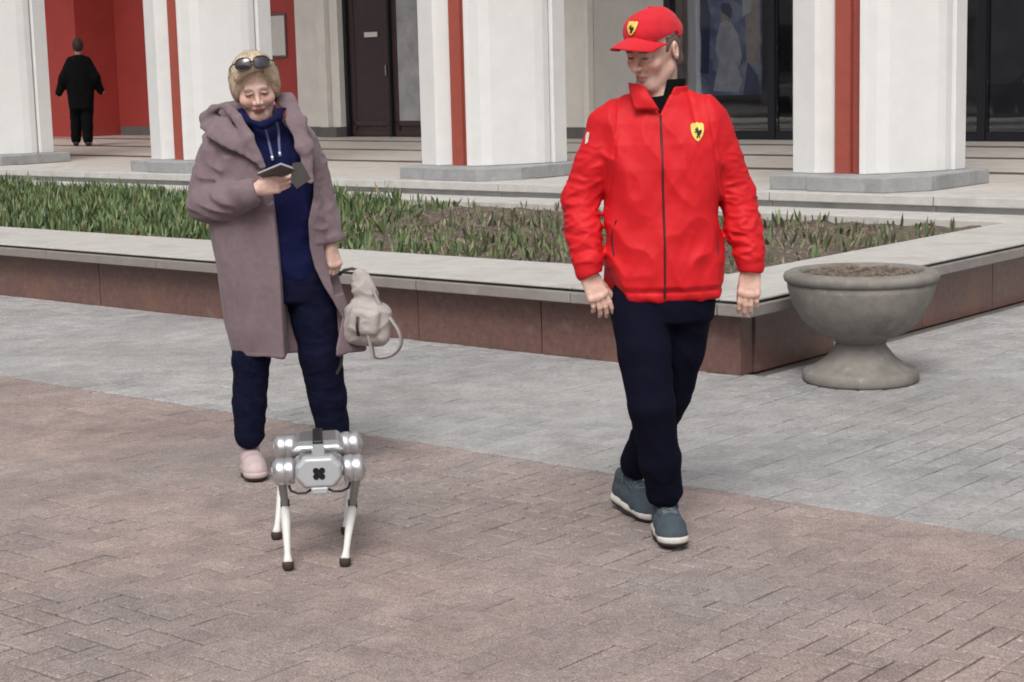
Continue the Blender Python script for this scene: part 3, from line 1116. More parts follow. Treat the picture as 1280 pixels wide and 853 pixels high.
    def poly(s, pts, y0, y1, k=.006, mode='s'):
        """prism over an x-z outline between y0 and y1"""
        P = np.array(pts, float)

        def fn(x, y, z):
            x2, z2 = np.broadcast_arrays(x[:, :1, :], z[:, :1, :]) if x.ndim == 3 else (x, z)
            d = np.full(x2.shape, 1e9); sgn = np.ones(x2.shape)
            n = len(P)
            for i in range(n):
                a, b = P[i], P[(i + 1) % n]
                ex, ez = b - a
                wx, wz = x2 - a[0], z2 - a[1]
                t = np.clip((wx * ex + wz * ez) / (ex * ex + ez * ez), 0, 1)
                d = np.minimum(d, (wx - ex * t) ** 2 + (wz - ez * t) ** 2)
                c1, c2, c3 = z2 >= a[1], z2 < b[1], ex * wz > ez * wx
                sgn = np.where((c1 & c2 & c3) | (~c1 & ~c2 & ~c3), -sgn, sgn)
            d2 = np.sqrt(d) * sgn
            dy = np.maximum(y0 - y, y - y1)
            return np.maximum(np.broadcast_to(d2, np.broadcast(d2, dy).shape), dy)
        return s.op(fn, (P[:, 0].min(), y0, P[:, 1].min()), (P[:, 0].max(), y1, P[:, 1].max()), k, mode)

    def disp(s, fn, band=.03):
        """push the surface out by fn(x,y,z) metres (world of the grid)"""
        i = np.nonzero(np.abs(s.D) < band)
        x, y, z = [s.lo[a] + i[a] * s.h for a in range(3)]
        s.D[i] -= fn(x, y, z).astype(np.float32)
        return s

    def front(s, x, z, y_from=None):
        """first surface met going away from the camera (+y) at (x, z)"""
        i = int(round((x - s.lo[0]) / s.h)); k = int(round((z - s.lo[2]) / s.h))
        if not (0 <= i < s.n[0] and 0 <= k < s.n[2]): return None
        c = s.D[i, :, k]
        j = np.nonzero(c < 0)[0]
        if not len(j): return None
        j = j[0]
        if j == 0: return float(s.lo[1])
        t = c[j - 1] / (c[j - 1] - c[j])
        return float(s.lo[1] + (j - 1 + t) * s.h)

    def mesh(s, name, colour=None):
        D = s.D
        D[0] = D[-1] = .05; D[:, 0] = D[:, -1] = .05; D[:, :, 0] = D[:, :, -1] = .05
        ins = D < 0
        c = np.zeros(np.array(D.shape) - 1, np.uint8)
        for a in (0, 1):
            for b in (0, 1):
                for e in (0, 1):
                    c += ins[a:D.shape[0] - 1 + a, b:D.shape[1] - 1 + b, e:D.shape[2] - 1 + e]
        act = (c > 0) & (c < 8)
        I = np.array(np.nonzero(act))
        idx = np.full(act.shape, -1, np.int64)
        idx[act] = np.arange(I.shape[1])
        V = np.zeros((I.shape[1], 3)); Nn = np.zeros(I.shape[1])
        cr = [(a, b, e) for a in (0, 1) for b in (0, 1) for e in (0, 1)]
        vals = {q: D[I[0] + q[0], I[1] + q[1], I[2] + q[2]] for q in cr}
        for q in cr:
            for ax in range(3):
                if q[ax] == 0:
                    q2 = tuple(1 if t == ax else q[t] for t in range(3))
                    va, vb = vals[q], vals[q2]
                    m = (va < 0) != (vb < 0)
                    t = np.where(m, va / np.where(m, va - vb, 1), 0)
                    pt = np.array(q, float)[None, :].repeat(len(t), 0)
                    pt[:, ax] += t
                    V += pt * m[:, None]; Nn += m
        V = V / Nn[:, None] + I.T
        V = V * s.h + s.lo
        F = []
        for ax in range(3):
            o1, o2 = [(1, 2), (2, 0), (0, 1)][ax]
            sl0 = [slice(1, -1)] * 3; sl1 = [slice(1, -1)] * 3
            sl0[ax] = slice(0, -1); sl1[ax] = slice(1, None)
            A, B = ins[tuple(sl0)], ins[tuple(sl1)]
            for flip, mk in ((False, A & ~B), (True, ~A & B)):
                e = np.array(np.nonzero(mk))
                e[o1] += 1; e[o2] += 1
                qd = []
                for d1, d2 in ((0, 0), (-1, 0), (-1, -1), (0, -1)):
                    w = e.copy(); w[o1] += d1; w[o2] += d2
                    qd.append(idx[w[0], w[1], w[2]])
                qd = np.array(qd).T
                if flip: qd = qd[:, ::-1]
                F.append(qd)
        F = np.concatenate(F)
        F = F[(F >= 0).all(1)]
        me = bpy.data.meshes.new(name)
        me.vertices.add(len(V)); me.vertices.foreach_set('co', V.astype(np.float32).ravel())
        me.loops.add(F.size); me.loops.foreach_set('vertex_index', F.astype(np.int32).ravel())
        me.polygons.add(len(F)); me.polygons.foreach_set('loop_start', np.arange(0, F.size, 4, dtype=np.int32))
        me.polygons.foreach_set('use_smooth', np.ones(len(F), bool))
        if colour is not None:
            at_ = me.color_attributes.new('Col', 'FLOAT_COLOR', 'POINT')
            cc = np.ones((len(V), 4), np.float32); cc[:, :3] = colour(V)
            at_.data.foreach_set('color', cc.ravel())
        me.update(calc_edges=True)
        me.validate()
        return me

    def build(s, name, m, parent, colour=None):
        return link(name, s.mesh(name, colour), m, parent)


def blend(c, new, w):
    return c * (1 - w[:, None]) + np.array(new)[None, :] * w[:, None]


def soft(d, r, e):
    """1 inside distance r, fading over e"""
    return np.clip((r + e - d) / e, 0, 1)


# ---- a head in its own frame: facing -y, x to the picture's right, origin at ear height
def add_head(S, R, o, sc=1.0, female=False, smile=False):
    S.frame(R * sc if False else R, o)
    q = lambda *a: tuple(sc * t for t in a)
    S.ell(q(0, .014, .036), q(.074, .094, .086), .01)
    S.ell(q(0, -.026, -.030), q(.0565 if not female else .0600, .066, .082), .03)
    S.cone(q(-.014, -.070, -.098), q(.014, -.070, -.098), .019 * sc, .019 * sc, .025)
    for t in (-1, 1):
        S.cone(q(t * .047, .004, -.055), q(t * .020, -.06, -.094), .017 * sc, .016 * sc, .022)
        S.ell(q(t * .040, -.064, -.022 - (.006 if female else 0)), q(.024, .022, .022) if not female else q(.027, .027, .027), .022)
    S.cone(q(-.036, -.083, .020), q(.036, -.083, .020), .0115 * sc, .0115 * sc, .014)
    for t in (-1, 1):
        S.ell(q(t * .031, -.101 - (.002 if female else 0), .002), q(.017, .014, .0125), .010, 's')
        S.ell(q(t * .031, -.0815, .002), q(.0135, .0125, .012), .003)
        S.cone(q(t * .019, -.0930, .0100), q(t * .043, -.087, .0085), .0038 * sc, .0032 * sc, .004)
        if not female: S.cone(q(t * .020, -.0915, -.006), q(t * .042, -.086, -.004), .0032 * sc, .003 * sc, .004)
    if female: S.cone(q(0, -.088, .012), q(0, -.110, -.024), .0080 * sc, .0100 * sc, .010)
    else: S.cone(q(0, -.088, .016), q(0, -.117, -.026), .0080 * sc, .0118 * sc, .008)
    for t in (-1, 1):
        S.ell(q(t * .0115, -.103, -.030), q(.0088, .011, .0082), .005)
    mw = .027 if smile else .022
    lift = .005 if smile else -.002
    S.cone(q(-.006, -.0915, -.054), q(.006, -.0915, -.054), .0075 * sc, .0075 * sc, .01)
    for t in (-1, 1):
        S.chain([q(0, -.0955, -.0590), q(t * mw * .45, -.0930, -.0585 + lift * .2), q(t * mw, -.0825, -.0610 + lift)], [.0050 * sc, .0048 * sc, .0026 * sc], .004)
        S.chain([q(0, -.0925, -.0700), q(t * mw * .5, -.0895, -.0690 + lift * .3), q(t * mw * .92, -.0810, -.0640 + lift)], [.0058 * sc, .0052 * sc, .0026 * sc], .004)
        S.chain([q(0, -.1015, -.0644), q(t * mw * .5, -.0985, -.0638 + lift * .3), q(t * mw * 1.05, -.0880, -.0625 + lift)], [.0020 * sc, .0020 * sc, .0018 * sc], .002, mode='s')
        # ear
        S.ell(q(t * .0765, .014, -.002), q(.0085, .020, .031), .006, R=rot(0, 0, t * .35))
        S.ell(q(t * .0835, .010, .000), q(.006, .010, .017), .004, 's')
    S.frame()


def head_colour(V, R, o, sc, skin, lip, brow, stubble=None, eye=(.05, .045, .04)):
    q = (V - np.array(o)) @ np.array(R) / sc
    x, y, z = q[:, 0], q[:, 1], q[:, 2]
    c = np.array(skin)[None, :].repeat(len(V), 0)
    hd = (np.abs(x) < .1) & (np.abs(y) < .14) & (np.abs(z) < .14)
    fr = hd & (y < -.03)
    ax = np.abs(x)
    if stubble is not None:
        w = soft(np.sqrt((ax / .055) ** 2 + ((z + .085) / .042) ** 2), .8, .5) * (y < .0) * hd
        c = blend(c, stubble, w * .45)
    w = soft(np.sqrt(((ax - .040) / .026) ** 2 + ((z + .026) / .022) ** 2), .3, .8) * fr
    c = blend(c, np.array(skin) * np.array([1.12, .88, .86]), w * .6)           # ruddy cheeks
    w = soft(np.sqrt((ax / .016) ** 2 + ((z + .026) / .016) ** 2), .5, .6) * fr
    c = blend(c, np.array(skin) * np.array([1.08, .88, .86]), w * .5)
    w = soft(np.sqrt((ax / .026) ** 2 + ((z + .0635) / .0095) ** 2), .8, .3) * fr * (y < -.07)
    c = blend(c, lip, w)
    w = soft(np.sqrt(((ax - .031) / .020) ** 2 + ((z - .0245 + .10 * (ax - .031) ** 2 * 60) / .0058) ** 2), .8, .4) * fr
    c = blend(c, brow, w * .95)
    w = soft(np.sqrt(((ax - .031) / .0135) ** 2 + ((z - .0015) / .0048) ** 2), .8, .3) * fr
    c = blend(c, eye, w * .85)
    return c


# ---- a hand in its own frame: wrist at the origin, fingers towards -z, thumb towards +x, back of the hand facing -y
def add_hand(S, R, o, curl=(.35, .4, .45, .5), spread=.10, thumb=(.55, -.35), sc=1.0, side=1, index=None, thumb_len=1.0):
    S.frame(R, o)
    f = lambda a: np.array(a, float) * sc * np.array([side, 1, 1])
    S.cone(f((0, 0, .05)), f((0, 0, -.01)), .026 * sc, .027 * sc, .01, flat=((0, 1, 0), .75))
    for xx in (-.024, -.008, .008, .024):
        S.cone(f((xx * .7, 0, -.018)), f((xx * 1.08, 0, -.086 + abs(xx) * .25)), .0165 * sc, .0135 * sc, .010, flat=((0, 1, 0), .85))
    L = (.076, .084, .078, .060)          # index .. little
    for i, xx in enumerate((.027, .0092, -.0088, -.026)):
        p = np.array([xx, 0, -.084 + abs(xx) * .25])
        a = curl[i] * .55
        fan = (xx / .027) * spread
        r = (.0093, .0096, .0092, .0082)[i]
        seg = (.46, .30, .24)
        S.ell(f(p + np.array([0, -.004, 0])), np.array((.0105, .010, .011)) * sc, .006)
        for j, t in enumerate(seg):
            d = np.array([math.sin(fan) * math.cos(a), math.sin(a), -math.cos(a) * math.cos(fan)])
            q = p + d * L[i] * t
            S.cone(f(p), f(q), r * sc, (r * .93) * sc, .0025)
            p = q
            r *= .93
            a += curl[i]
    b = np.array([.018, .004, -.022])
    m = b + np.array([math.sin(thumb[0]) * .040, .012, -math.cos(thumb[0]) * .040])
    S.cone(f(b), f(m), .0165 * sc, .0125 * sc, .010)
    e = m + np.array([math.sin(thumb[0] + thumb[1]) * .030, .008, -math.cos(thumb[0] + thumb[1]) * .030]) * thumb_len
    S.cone(f(m), f(e), .0115 * sc, .0103 * sc, .003)
    e2 = e + np.array([math.sin(thumb[0] + thumb[1] * 1.6) * .024, .003, -math.cos(thumb[0] + thumb[1] * 1.6) * .024]) * thumb_len
    S.cone(f(e), f(e2), .0103 * sc, .0085 * sc, .003)
    S.frame()


def decal(S, pts, m, name, parent, lift=.003, nz=None):
    """flat piece laid on the front of a solid; pts = x-z outline, fan from its centre"""
    P = np.array(pts, float)
    c = P.mean(0)
    ring = [c[None, :]] + [c + (P - c) * t for t in (.35, .7, 1.0)]
    vs = []
    last = 0
    for r in ring:
        for x, z in r:
            y = S.front(x, z)
            last = y if y is not None else last
            vs.append((x, last - lift, z))
    n = len(P)
    fs = []
    for i in range(n):
        j = (i + 1) % n
        fs.append((0, 1 + i, 1 + j))
        for k in range(2):
            a = 1 + k * n
            fs.append((a + i, a + n + i, a + n + j, a + j))
    me = bpy.data.meshes.new(name); me.from_pydata(vs, [], fs)
    bm = bmesh.new(); bm.from_mesh(me); bmesh.ops.recalc_face_normals(bm, faces=bm.faces); bm.to_mesh(me); bm.free()
    return link(name, me, m, parent, smooth=True)


def strip(S, line, half, m, name, parent, lift=.0035, th=.003):
    """ribbon along an x-z line on the front of a solid"""
    L = np.array(line, float)
    pts = []
    for i in range(len(L) - 1):
        n = max(2, int(np.linalg.norm(L[i + 1] - L[i]) / .012))
        for t in np.linspace(0, 1, n, endpoint=False): pts.append(L[i] * (1 - t) + L[i + 1] * t)
    pts.append(L[-1])
    vs, fs = [], []
    last = None
    ys = []
    for p in pts:
        y = S.front(*p); last = y if y is not None else last
        ys.append(last if last is not None else 0)
    ys = np.convolve(np.pad(ys, 2, mode='edge'), np.ones(5) / 5, 'valid')
    for i, p in enumerate(pts):
        d = pts[min(i + 1, len(pts) - 1)] - pts[max(i - 1, 0)]
        d = d / np.linalg.norm(d); nrm = np.array([-d[1], d[0]]) * half
        for sgn, dy in ((-1, .002), (-.7, -lift), (.7, -lift), (1, .002)):
            vs.append((p[0] + nrm[0] * sgn, ys[i] + dy, p[1] + nrm[1] * sgn))
    for i in range(len(pts) - 1):
        for k in range(3):
            a = i * 4 + k
            fs.append((a, a + 1, a + 5, a + 4))
    me = bpy.data.meshes.new(name); me.from_pydata(vs, [], fs)
    return link(name, me, m, parent, smooth=True)


PRANCER = [(.50, .98), (.44, .93), (.40, .84), (.28, .80), (.20, .84), (.24, .74), (.38, .70), (.34, .60), (.20, .62), (.14, .52),
           (.28, .54), (.40, .50), (.46, .38), (.44, .22), (.34, .10), (.42, .04), (.54, .10), (.56, .26), (.60, .36), (.66, .24),
           (.62, .10), (.72, .02), (.80, .08), (.74, .20), (.78, .34), (.92, .46), (.96, .66), (.86, .78), (.88, .60), (.76, .50),
           (.70, .62), (.60, .74), (.60, .88)]
SHIELD = [(.5, 0), (.30, .12), (.12, .34), (.03, .60), (.03, .88), (.16, .97), (.34, .95), (.5, 1.0), (.66, .95), (.84, .97), (.97, .88), (.97, .60), (.88, .34), (.70, .12)]

# ------------------------------------------------------------------ materials for people
M_skin = attr_mat('skin', .5, .0004, 500, sss=.0, spec=.35)
M_jacket = mat('red_nylon', (.60, .013, .019), .58, .05, 6.0, .0003, 900, spec=.22)
M_capred = mat('red_cotton', (.60, .020, .032), .85, .07, 12.0, .0006, 700, spec=.2, sheen=.1)
M_black = mat('black_knit', (.005, .005, .006), .9, .15, 40.0, .0008, 600, spec=.1)
M_navy = mat('navy_trouser_cloth', (.0040, .0044, .0135), .9, .12, 14.0, .0006, 500, spec=.10)
M_zip = mat('dark_zip', (.055, .012, .014), .4, .1, 60.0)
M_yellow = mat('emblem_yellow', (.78, .58, .12), .6, .05, 30.0)
M_ink = mat('emblem_black', (.01, .01, .008), .6, .05, 30.0)
M_shoe = mat('blue_grey_suede', (.048, .068, .086), .85, .16, 60.0, .0012, 350)
M_sole = mat('off_white_rubber', (.60, .57, .53), .7, .1, 40.0, .0006, 200)
M_out = mat('dark_outsole', (.018, .016, .016), .8, .1, 40.0)
M_lace = mat('grey_lace', (.12, .15, .17), .85, .1, 80.0)


def unit(v):
    v = np.array(v, float)
    return v / np.linalg.norm(v)


def basis(zdir, xhint):
    Z = unit(zdir)
    X = np.array(xhint, float); X = unit(X - Z * (X @ Z))
    return np.stack([X, np.cross(Z, X), Z], 1)


def make_shoe(parent, o, yaw, pitch, ln, wd, m_up, m_sole, m_out, lace=None, low=False, mid=.022):
    """shoe with the toe towards -y of its own frame; upper carries sole, outsole and laces"""
    mtx = Matrix.Translation(o) @ Matrix.Rotation(yaw, 4, 'Z') @ Matrix.Rotation(pitch, 4, 'X')
    h = .003
    lo, hi = (-.085, -.19, -.01), (.085, .17, .18)
    k = ln / .29
    q = lambda x, y, z: (x * wd, y * k, z)
    S = Solid(lo, hi, h)
    S.chain([q(0, .098, .055), q(0, .02, .056), q(0, -.055, .046), q(.0, -.100, .040)], [.037 * wd, .040 * wd, .043 * wd, .037 * wd], .02)
    S.ell(q(0, -.095, .036), (.045 * wd, .048 * k, .030), .015)
    if low:
        S.cone(q(0, .092, .06), q(0, .075, .088), .036 * wd, .038 * wd, .015)
    else:
        S.cone(q(0, .092, .06), q(0, .080, .108), .036 * wd, .038 * wd, .015)
        S.cone(q(0, -.035, .070), q(0, .045, .106), .022, .027, .016)
        # toe bumper seam and the raised eyelet panels
        for t in (-1, 1):
            S.chain([q(t * .020, -.052, .084), q(t * .026, -.01, .092), q(t * .028, .045, .112)], [.006, .006, .006], .006)
    S.ell(q(0, .080, .150), (.026, .036, .040), .006, 's')
    S.box(q(0, 0, -.06), (.2, .3, .06 + mid - .001), .002, .003, 's')
    S.disp(lambda x, y, z: .0012 * vnoise(x * 60, y * 60, z * 60) - (.0018 * np.exp(-((y + .062 * k + x * x * 14) / .003) ** 2) if not low else 0))
    up = S.build('shoe', m_up, parent)
    up.matrix_local = mtx
    B = Solid(lo, hi, h)
    for a, b, ra, rb in (((0, .100, .022), (0, .0, .022), .0425, .043), ((0, .0, .022), (0, -.100, .026), .043, .047)):
        B.cone(q(*a), q(*b), ra * wd, rb * wd, .01, flat=((0, 0, 1), .62))
    B.box(q(0, 0, .06 + mid + .014), (.2, .3, .06), .002, .003, 's')
    B.box(q(0, 0, -.092), (.2, .3, .10), .002, .003, 's')
    B.disp(lambda x, y, z: -.0015 * np.exp(-((z - .6 * mid) / .002) ** 2))
    B.build('sole', m_sole, up)
    B = Solid(lo, hi, h)
    for a, b, ra, rb in (((0, .098, .007), (0, .0, .006), .040, .041), ((0, .0, .006), (0, -.098, .011), .041, .045)):
        B.cone(q(*a), q(*b), ra * wd, rb * wd, .01, flat=((0, 0, 1), .32))
    B.box(q(0, 0, -.10), (.2, .3, .10), .001, .002, 's')
    B.build('outsole', m_out, up)
    if lace is not None:
        def top(x, y):
            i, j = int(round((x - lo[0]) / h)), int(round((y - lo[1]) / h))
            c = np.nonzero(S.D[i, j] < 0)[0]
            return lo[2] + (c[-1] + .5) * h if len(c) else .05
        mb = MB()
        for i in range(5):
            y = (-.048 + i * .019) * k
            for sg in (-1, 1):
                pts = []
                for t in np.linspace(-1, 1, 7):
                    x_, y_ = .026 * t * sg, y + .007 * (t + 1)
                    pts.append((x_, y_, top(x_, y_) + .0015))
                mb.tube(pts, .0026, 6)
        for sg in (-1, 1):
            yb = .050 * k
            pts = [(0, yb, top(0, yb) + .004), (sg * .018, yb - .006, top(sg * .018, yb) + .008), (sg * .036, yb - .004, top(sg * .03, yb) + .002), (sg * .040, yb - .014, top(sg * .03, yb) - .018), (sg * .030, yb - .020, top(sg * .03, yb) - .012), (0, yb - .002, top(0, yb) + .003)]
            mb.tube(pts, .0023, 6)
        mb.build('laces', lace, up, True)
    return up


# ------------------------------------------------------------------ man in the red jacket
MO = np.array([.502, 5.85, 0])
man = tag(empty('person', MO), 'man in bright red jacket and red cap with dark trousers, mid-stride', 'person')
HR = rot(0, 0, math.radians(-44)) @ rot(math.radians(17), 0, 0) @ rot(0, math.radians(3), 0)
HO = np.array([-.012, -.012, 1.634])
HS = 1.0
wl_, wr_ = np.array([-.243, -.045, .905]), np.array([.300, -.022, .905])
RL = basis(-unit((.045, -.015, -.105)), (1, .25, 0))
RR = basis(-unit((-.012, -.01, -.115)), (1, -.20, 0))
S = Solid((-.40, -.20, .74), (.42, .19, 1.80), .003)
S.stack([(.80, .01, .02, .13, .085), (1.05, .01, .02, .14, .09), (1.30, .01, .02, .16, .085), (1.40, .01, .02, .13, .07), (1.46, .01, .02, .06, .06)], .02)
for sh, el, wr in (((-.15, .02, 1.38), (-.258, .03, 1.15), wl_), ((.15, .02, 1.38), (.262, .03, 1.15), wr_)):
    S.chain([(.0, .02, 1.40), sh, el, wr], [.05, .05, .04, .026], .02)
S.cone((.014, .03, 1.42), HO + HR @ np.array([0, .022, -.055]), .057, .051, .02)
S.cone((.005, -.01, 1.47), HO + HR @ np.array([0, -.03, -.085]), .036, .036, .03)
add_head(S, HR, HO, HS)
add_hand(S, RL, wl_, curl=(.22, .38, .46, .55), thumb=(.50, -.15), spread=.06, sc=1.0, side=1)
add_hand(S, RR, wr_, curl=(.30, .34, .40, .48), thumb=(.30, -.22), spread=.05, sc=1.0, side=-1)
SK = (.68, .44, .36)
mcol = lambda V: head_colour(V, HR, HO, HS, SK, (.42, .19, .165), (.12, .075, .055), stubble=(.42, .285, .245))
S.build('body', M_skin, man, mcol)

# jacket
J = Solid((-.37, -.19, .78), (.40, .20, 1.56), .004)
J.stack([(.818, .013, .012, .186, .122), (.838, .013, .012, .190, .126), (.846, .013, .012, .186, .122), (.865, .013, .010, .196, .134), (.95, .013, .008, .194, .135),
         (1.05, .011, .008, .190, .132), (1.15, .011, .008, .191, .132), (1.25, .012, .010, .200, .130), (1.33, .010, .014, .198, .122),
         (1.40, .012, .018, .185, .104), (1.45, .012, .02, .125, .085), (1.485, .012, .02, .085, .076)], .02, p=2.4)
J.cone((.012, .02, 1.455), (-.135, .02, 1.410), .060, .064, .03)
J.cone((.012, .02, 1.455), (.145, .02, 1.418), .060, .064, .03)
for sh, el, wr, cu in (((-.160, .015, 1.385), (-.262, .032, 1.15), np.array([-.244, -.040, .945]), np.array([-.243, -.044, .918])),
                       ((.158, .015, 1.398), (.262, .032, 1.15), np.array([.296, -.018, .945]), np.array([.300, -.021, .918]))):
    m1 = np.array(sh) * .5 + np.array(el) * .5
    m2 = np.array(el) * .5 + wr * .5
    J.chain([sh, m1, el, m2, wr], [.071, .066, .059, .057, .049], .016)
    J.cone(wr, cu, .047, .0455, .006)
lc = np.array([-.243, -.045, .895]); rc = np.array([.300, -.021, .895])
for c_, d_ in ((lc, RL), (rc, RR)):
    J.frame(d_, c_).box((0, 0, -.07), (.08, .08, .07), .003, .004, 's')
J.frame()


def jfold(x, y, z):
    arm = np.clip((np.abs(x - .012) - .195) / .02, 0, 1) * np.clip((1.40 - z) / .1, 0, 1)
    sgn = np.where(x < 0, 1, -1)
    a = vnoise(x * 15 + z * 9 * sgn, y * 13, z * 34 - x * 8 * sgn, 3.1)
    b = vnoise(x * 26, y * 22, z * 60 + x * 20 * sgn, 8.7)
    low = np.clip((1.25 - z) / .25, 0, 1)
    f_arm = ((.5 - np.abs(a)) * .015 + b * .003) * arm * (.45 + .55 * low) * np.clip((z - .93) / .03, 0, 1)
    t = vnoise((x + .55 * z) * 9, y * 5, (z - .5 * x) * 6, 1.3)
    t2 = vnoise((x - .35 * z) * 16, y * 9, z * 7, 5.9)
    t3 = vnoise(x * 30, y * 20, z * 14, 2.2)
    t4 = vnoise((x + z) * 34, y * 20, (z - x) * 22, 9.2)
    hem = np.clip((.93 - z) / .08, 0, 1)
    f_t = ((.45 - np.abs(t)) * .018 + (.4 - np.abs(t2)) * .004 + t3 * hem * .005 + t4 * .0006) * (1 - arm)
    # soft drape line from the image-right shoulder, and the raglan seams
    sm = np.exp(-((x - .105 - (1.45 - z) * .18) / .008) ** 2) * np.clip((z - 1.32) / .06, 0, 1) * (y < .02)
    sm2 = np.exp(-((np.abs(x - .012) - .150 - (1.42 - z) * .12) / .005) ** 2) * (z > 1.12) * (y < .05)
    return f_arm + f_t - .005 * sm - .003 * sm2


J.disp(jfold)
V0 = [(-.002, 1.425), (-.075, 1.57), (.075, 1.57)]
J.poly(V0, -.3, .0, .006, 's')
J.stack([(1.40, .012, .012, .066, .062), (1.60, .012, .012, .070, .066)], .004, mode='s')
jk = J.build('jacket', M_jacket, man)
# stand collar: red outside, dark lining, one flap folded outwards
K = Solid((-.15, -.14, 1.40), (.16, .14, 1.60), .0028)
K.stack([(1.44, .012, .018, .090, .084), (1.48, .014, .018, .084, .080), (1.532, .016, .022, .084, .082)], .006, p=2.1, rd=.004)
K.stack([(1.40, .012, .018, .083, .077), (1.48, .014, .018, .077, .073), (1.56, .016, .022, .077, .075)], .004, p=2.1, mode='s')
K.poly([(-.004, 1.41), (-.115, 1.58), (-.115, 1.62), (.088, 1.60)], -.3, .0, .006, 's')
K.box((.06, 0, 1.545), (.10, .2, .030), .004, .006, 's', R=rot(0, -.10, 0))
K.disp(lambda x, y, z: .003 * vnoise(x * 30, y * 30, z * 30))
K.build('collar', M_jacket, jk)
K = Solid((-.15, -.14, 1.38), (.16, .14, 1.60), .0028)
K.stack([(1.42, .012, .018, .0815, .0755), (1.48, .014, .018, .0755, .0715), (1.540, .017, .024, .0760, .0735)], .006, p=2.1, rd=.004)
K.stack([(1.38, .012, .018, .074, .068), (1.48, .014, .018, .0685, .065), (1.58, .017, .024, .069, .066)], .004, p=2.1, mode='s')
K.poly([(-.002, 1.44), (-.090, 1.58), (.040, 1.60)], -.3, -.01, .006, 's')
K.build('lining', M_black, jk)
K = Solid((-.12, -.12, 1.34), (.14, .12, 1.53), .0035)
K.stack([(1.36, .012, .012, .085, .080), (1.43, .012, .012, .078, .076), (1.468, .013, .014, .070, .074), (1.488, .014, .018, .064, .070)], .01, p=2.1)
K.disp(lambda x, y, z: .002 * vnoise(x * 25, y * 25, z * 60))
K.build('shirt', M_black, man)
fl = [np.array(p) for p in ((-.098, -.012, 1.530), (-.052, -.072, 1.520), (-.004, -.098, 1.440), (-.086, -.088, 1.445))]
vs, fs = [], []
for i in range(9):
    for j in range(9):
        a, b = i / 8, j / 8
        p = (fl[0] * (1 - a) + fl[1] * a) * (1 - b) + (fl[3] * (1 - a) + fl[2] * a) * b
        n_ = np.array([-.35, -.85, .35]) * (.020 * math.sin(math.pi * b) * (.4 + .6 * math.sin(math.pi * a)))
        vs.append(p + n_)
for i in range(8):
    for j in range(8):
        a = i * 9 + j
        fs.append((a, a + 9, a + 10, a + 1))
fo = MB().add(vs, fs).build('collar_flap', M_jacket, jk, True, solid=.006)
strip(J, [(-.001, 1.425), (.001, 1.20), (.004, 1.0), (.003, .825)], .0042, M_zip, 'zip', jk)
strip(J, [(-.150, 1.085), (-.166, 1.03), (-.158, .965)], .0035, M_zip, 'pocket', jk, lift=.002)
strip(J, [(.180, 1.03), (.184, .98), (.176, .925)], .003, M_zip, 'pocket', jk, lift=.002)
ew, eh = .046, .062
ex, ez = .118 - ew / 2, 1.368 - eh / 2
em = decal(J, [(ex + a * ew, ez + b * eh) for a, b in SHIELD], M_yellow, 'emblem', jk, .0035)
decal(J, [(ex + (.17 + .66 * a) * ew, ez + (.16 + .62 * b) * eh) for a, b in PRANCER], M_ink, 'emblem_horse', em, .0060)
# a sliver of the sleeve badge
decal(J, [(-.245, 1.335), (-.236, 1.340), (-.230, 1.372), (-.238, 1.374), (-.243, 1.36)], M_sole, 'sleeve_badge', jk, .003)

# trousers
T = Solid((-.24, -.28, .04), (.26, .42, .92), .004)
T.stack([(.74, .01, .01, .160, .115), (.80, .01, .01, .165, .118), (.88, .01, .01, .158, .112)], .02)
T.chain([(-.075, -.005, .80), (-.062, -.075, .64), (-.045, -.115, .47), (-.016, -.085, .28), (-.001, -.052, .165)], [.095, .086, .074, .066, .060], .016)
T.chain([(.085, .010, .80), (.068, .045, .64), (.038, .095, .47), (-.030, .205, .29), (-.072, .285, .185)], [.092, .083, .070, .062, .057], .016)
T.box((0, -.1, -.02), (.2, .16, .125), .002, .004, 's')
T.box((-.07, .33, 0), (.2, .16, .128), .002, .004, 's')


def tfold(x, y, z):
    a = vnoise(x * 11, y * 11, z * 8 + x * 6, 4.4)
    b = vnoise(x * 22, y * 20, z * 40, 6.1)
    low = np.clip((.30 - z) / .2, 0, 1) + .4 * np.exp(-((z - .48) / .08) ** 2)
    return (.45 - np.abs(a)) * .009 + b * .0035 * low


T.disp(tfold)
T.build('trousers', M_navy, man)
make_shoe(man, (.010, -.080, .004), math.radians(3), math.radians(-3), .295, 1.12, M_shoe, M_sole, M_out, M_lace)
make_shoe(man, (-.072, .285, .010), math.radians(24), math.radians(5), .295, 1.12, M_shoe, M_sole, M_out, M_lace)

# cap, built in the head's own frame
cap = empty('cap', HO); cap.parent = man
cap.rotation_mode = 'QUATERNION'
cap.rotation_quaternion = Matrix(HR.tolist()).to_quaternion()
Cp = Solid((-.12, -.14, -.02), (.12, .15, .17), .0028)
Cp.ell((0, .014, .040), (.0855, .1075, .099), .01)
Cp.ell((0, -.040, .075), (.066, .060, .058), .03)
Cp.box((0, -.06, -.035), (.2, .10, .085), .004, .006, 's', R=rot(math.radians(4), 0, 0))
Cp.box((0, .12, -.054), (.2, .10, .083), .004, .006, 's', R=rot(math.radians(-6), 0, 0))


def cfold(x, y, z):
    an = np.arctan2(x, -(y - .014))
    seam = sum(np.exp(-((an - s_) / .025) ** 2) for s_ in (-math.pi, -2.09, -1.05, 0, 1.05, 2.09, math.pi))
    band = np.exp(-((z - .052 + .12 * y) / .004) ** 2)
    return vnoise(x * 24, y * 24, z * 24, 2.0) * .0035 + vnoise(x * 50, y * 50, z * 40, 7.) * .001 - .0014 * seam - .0012 * band


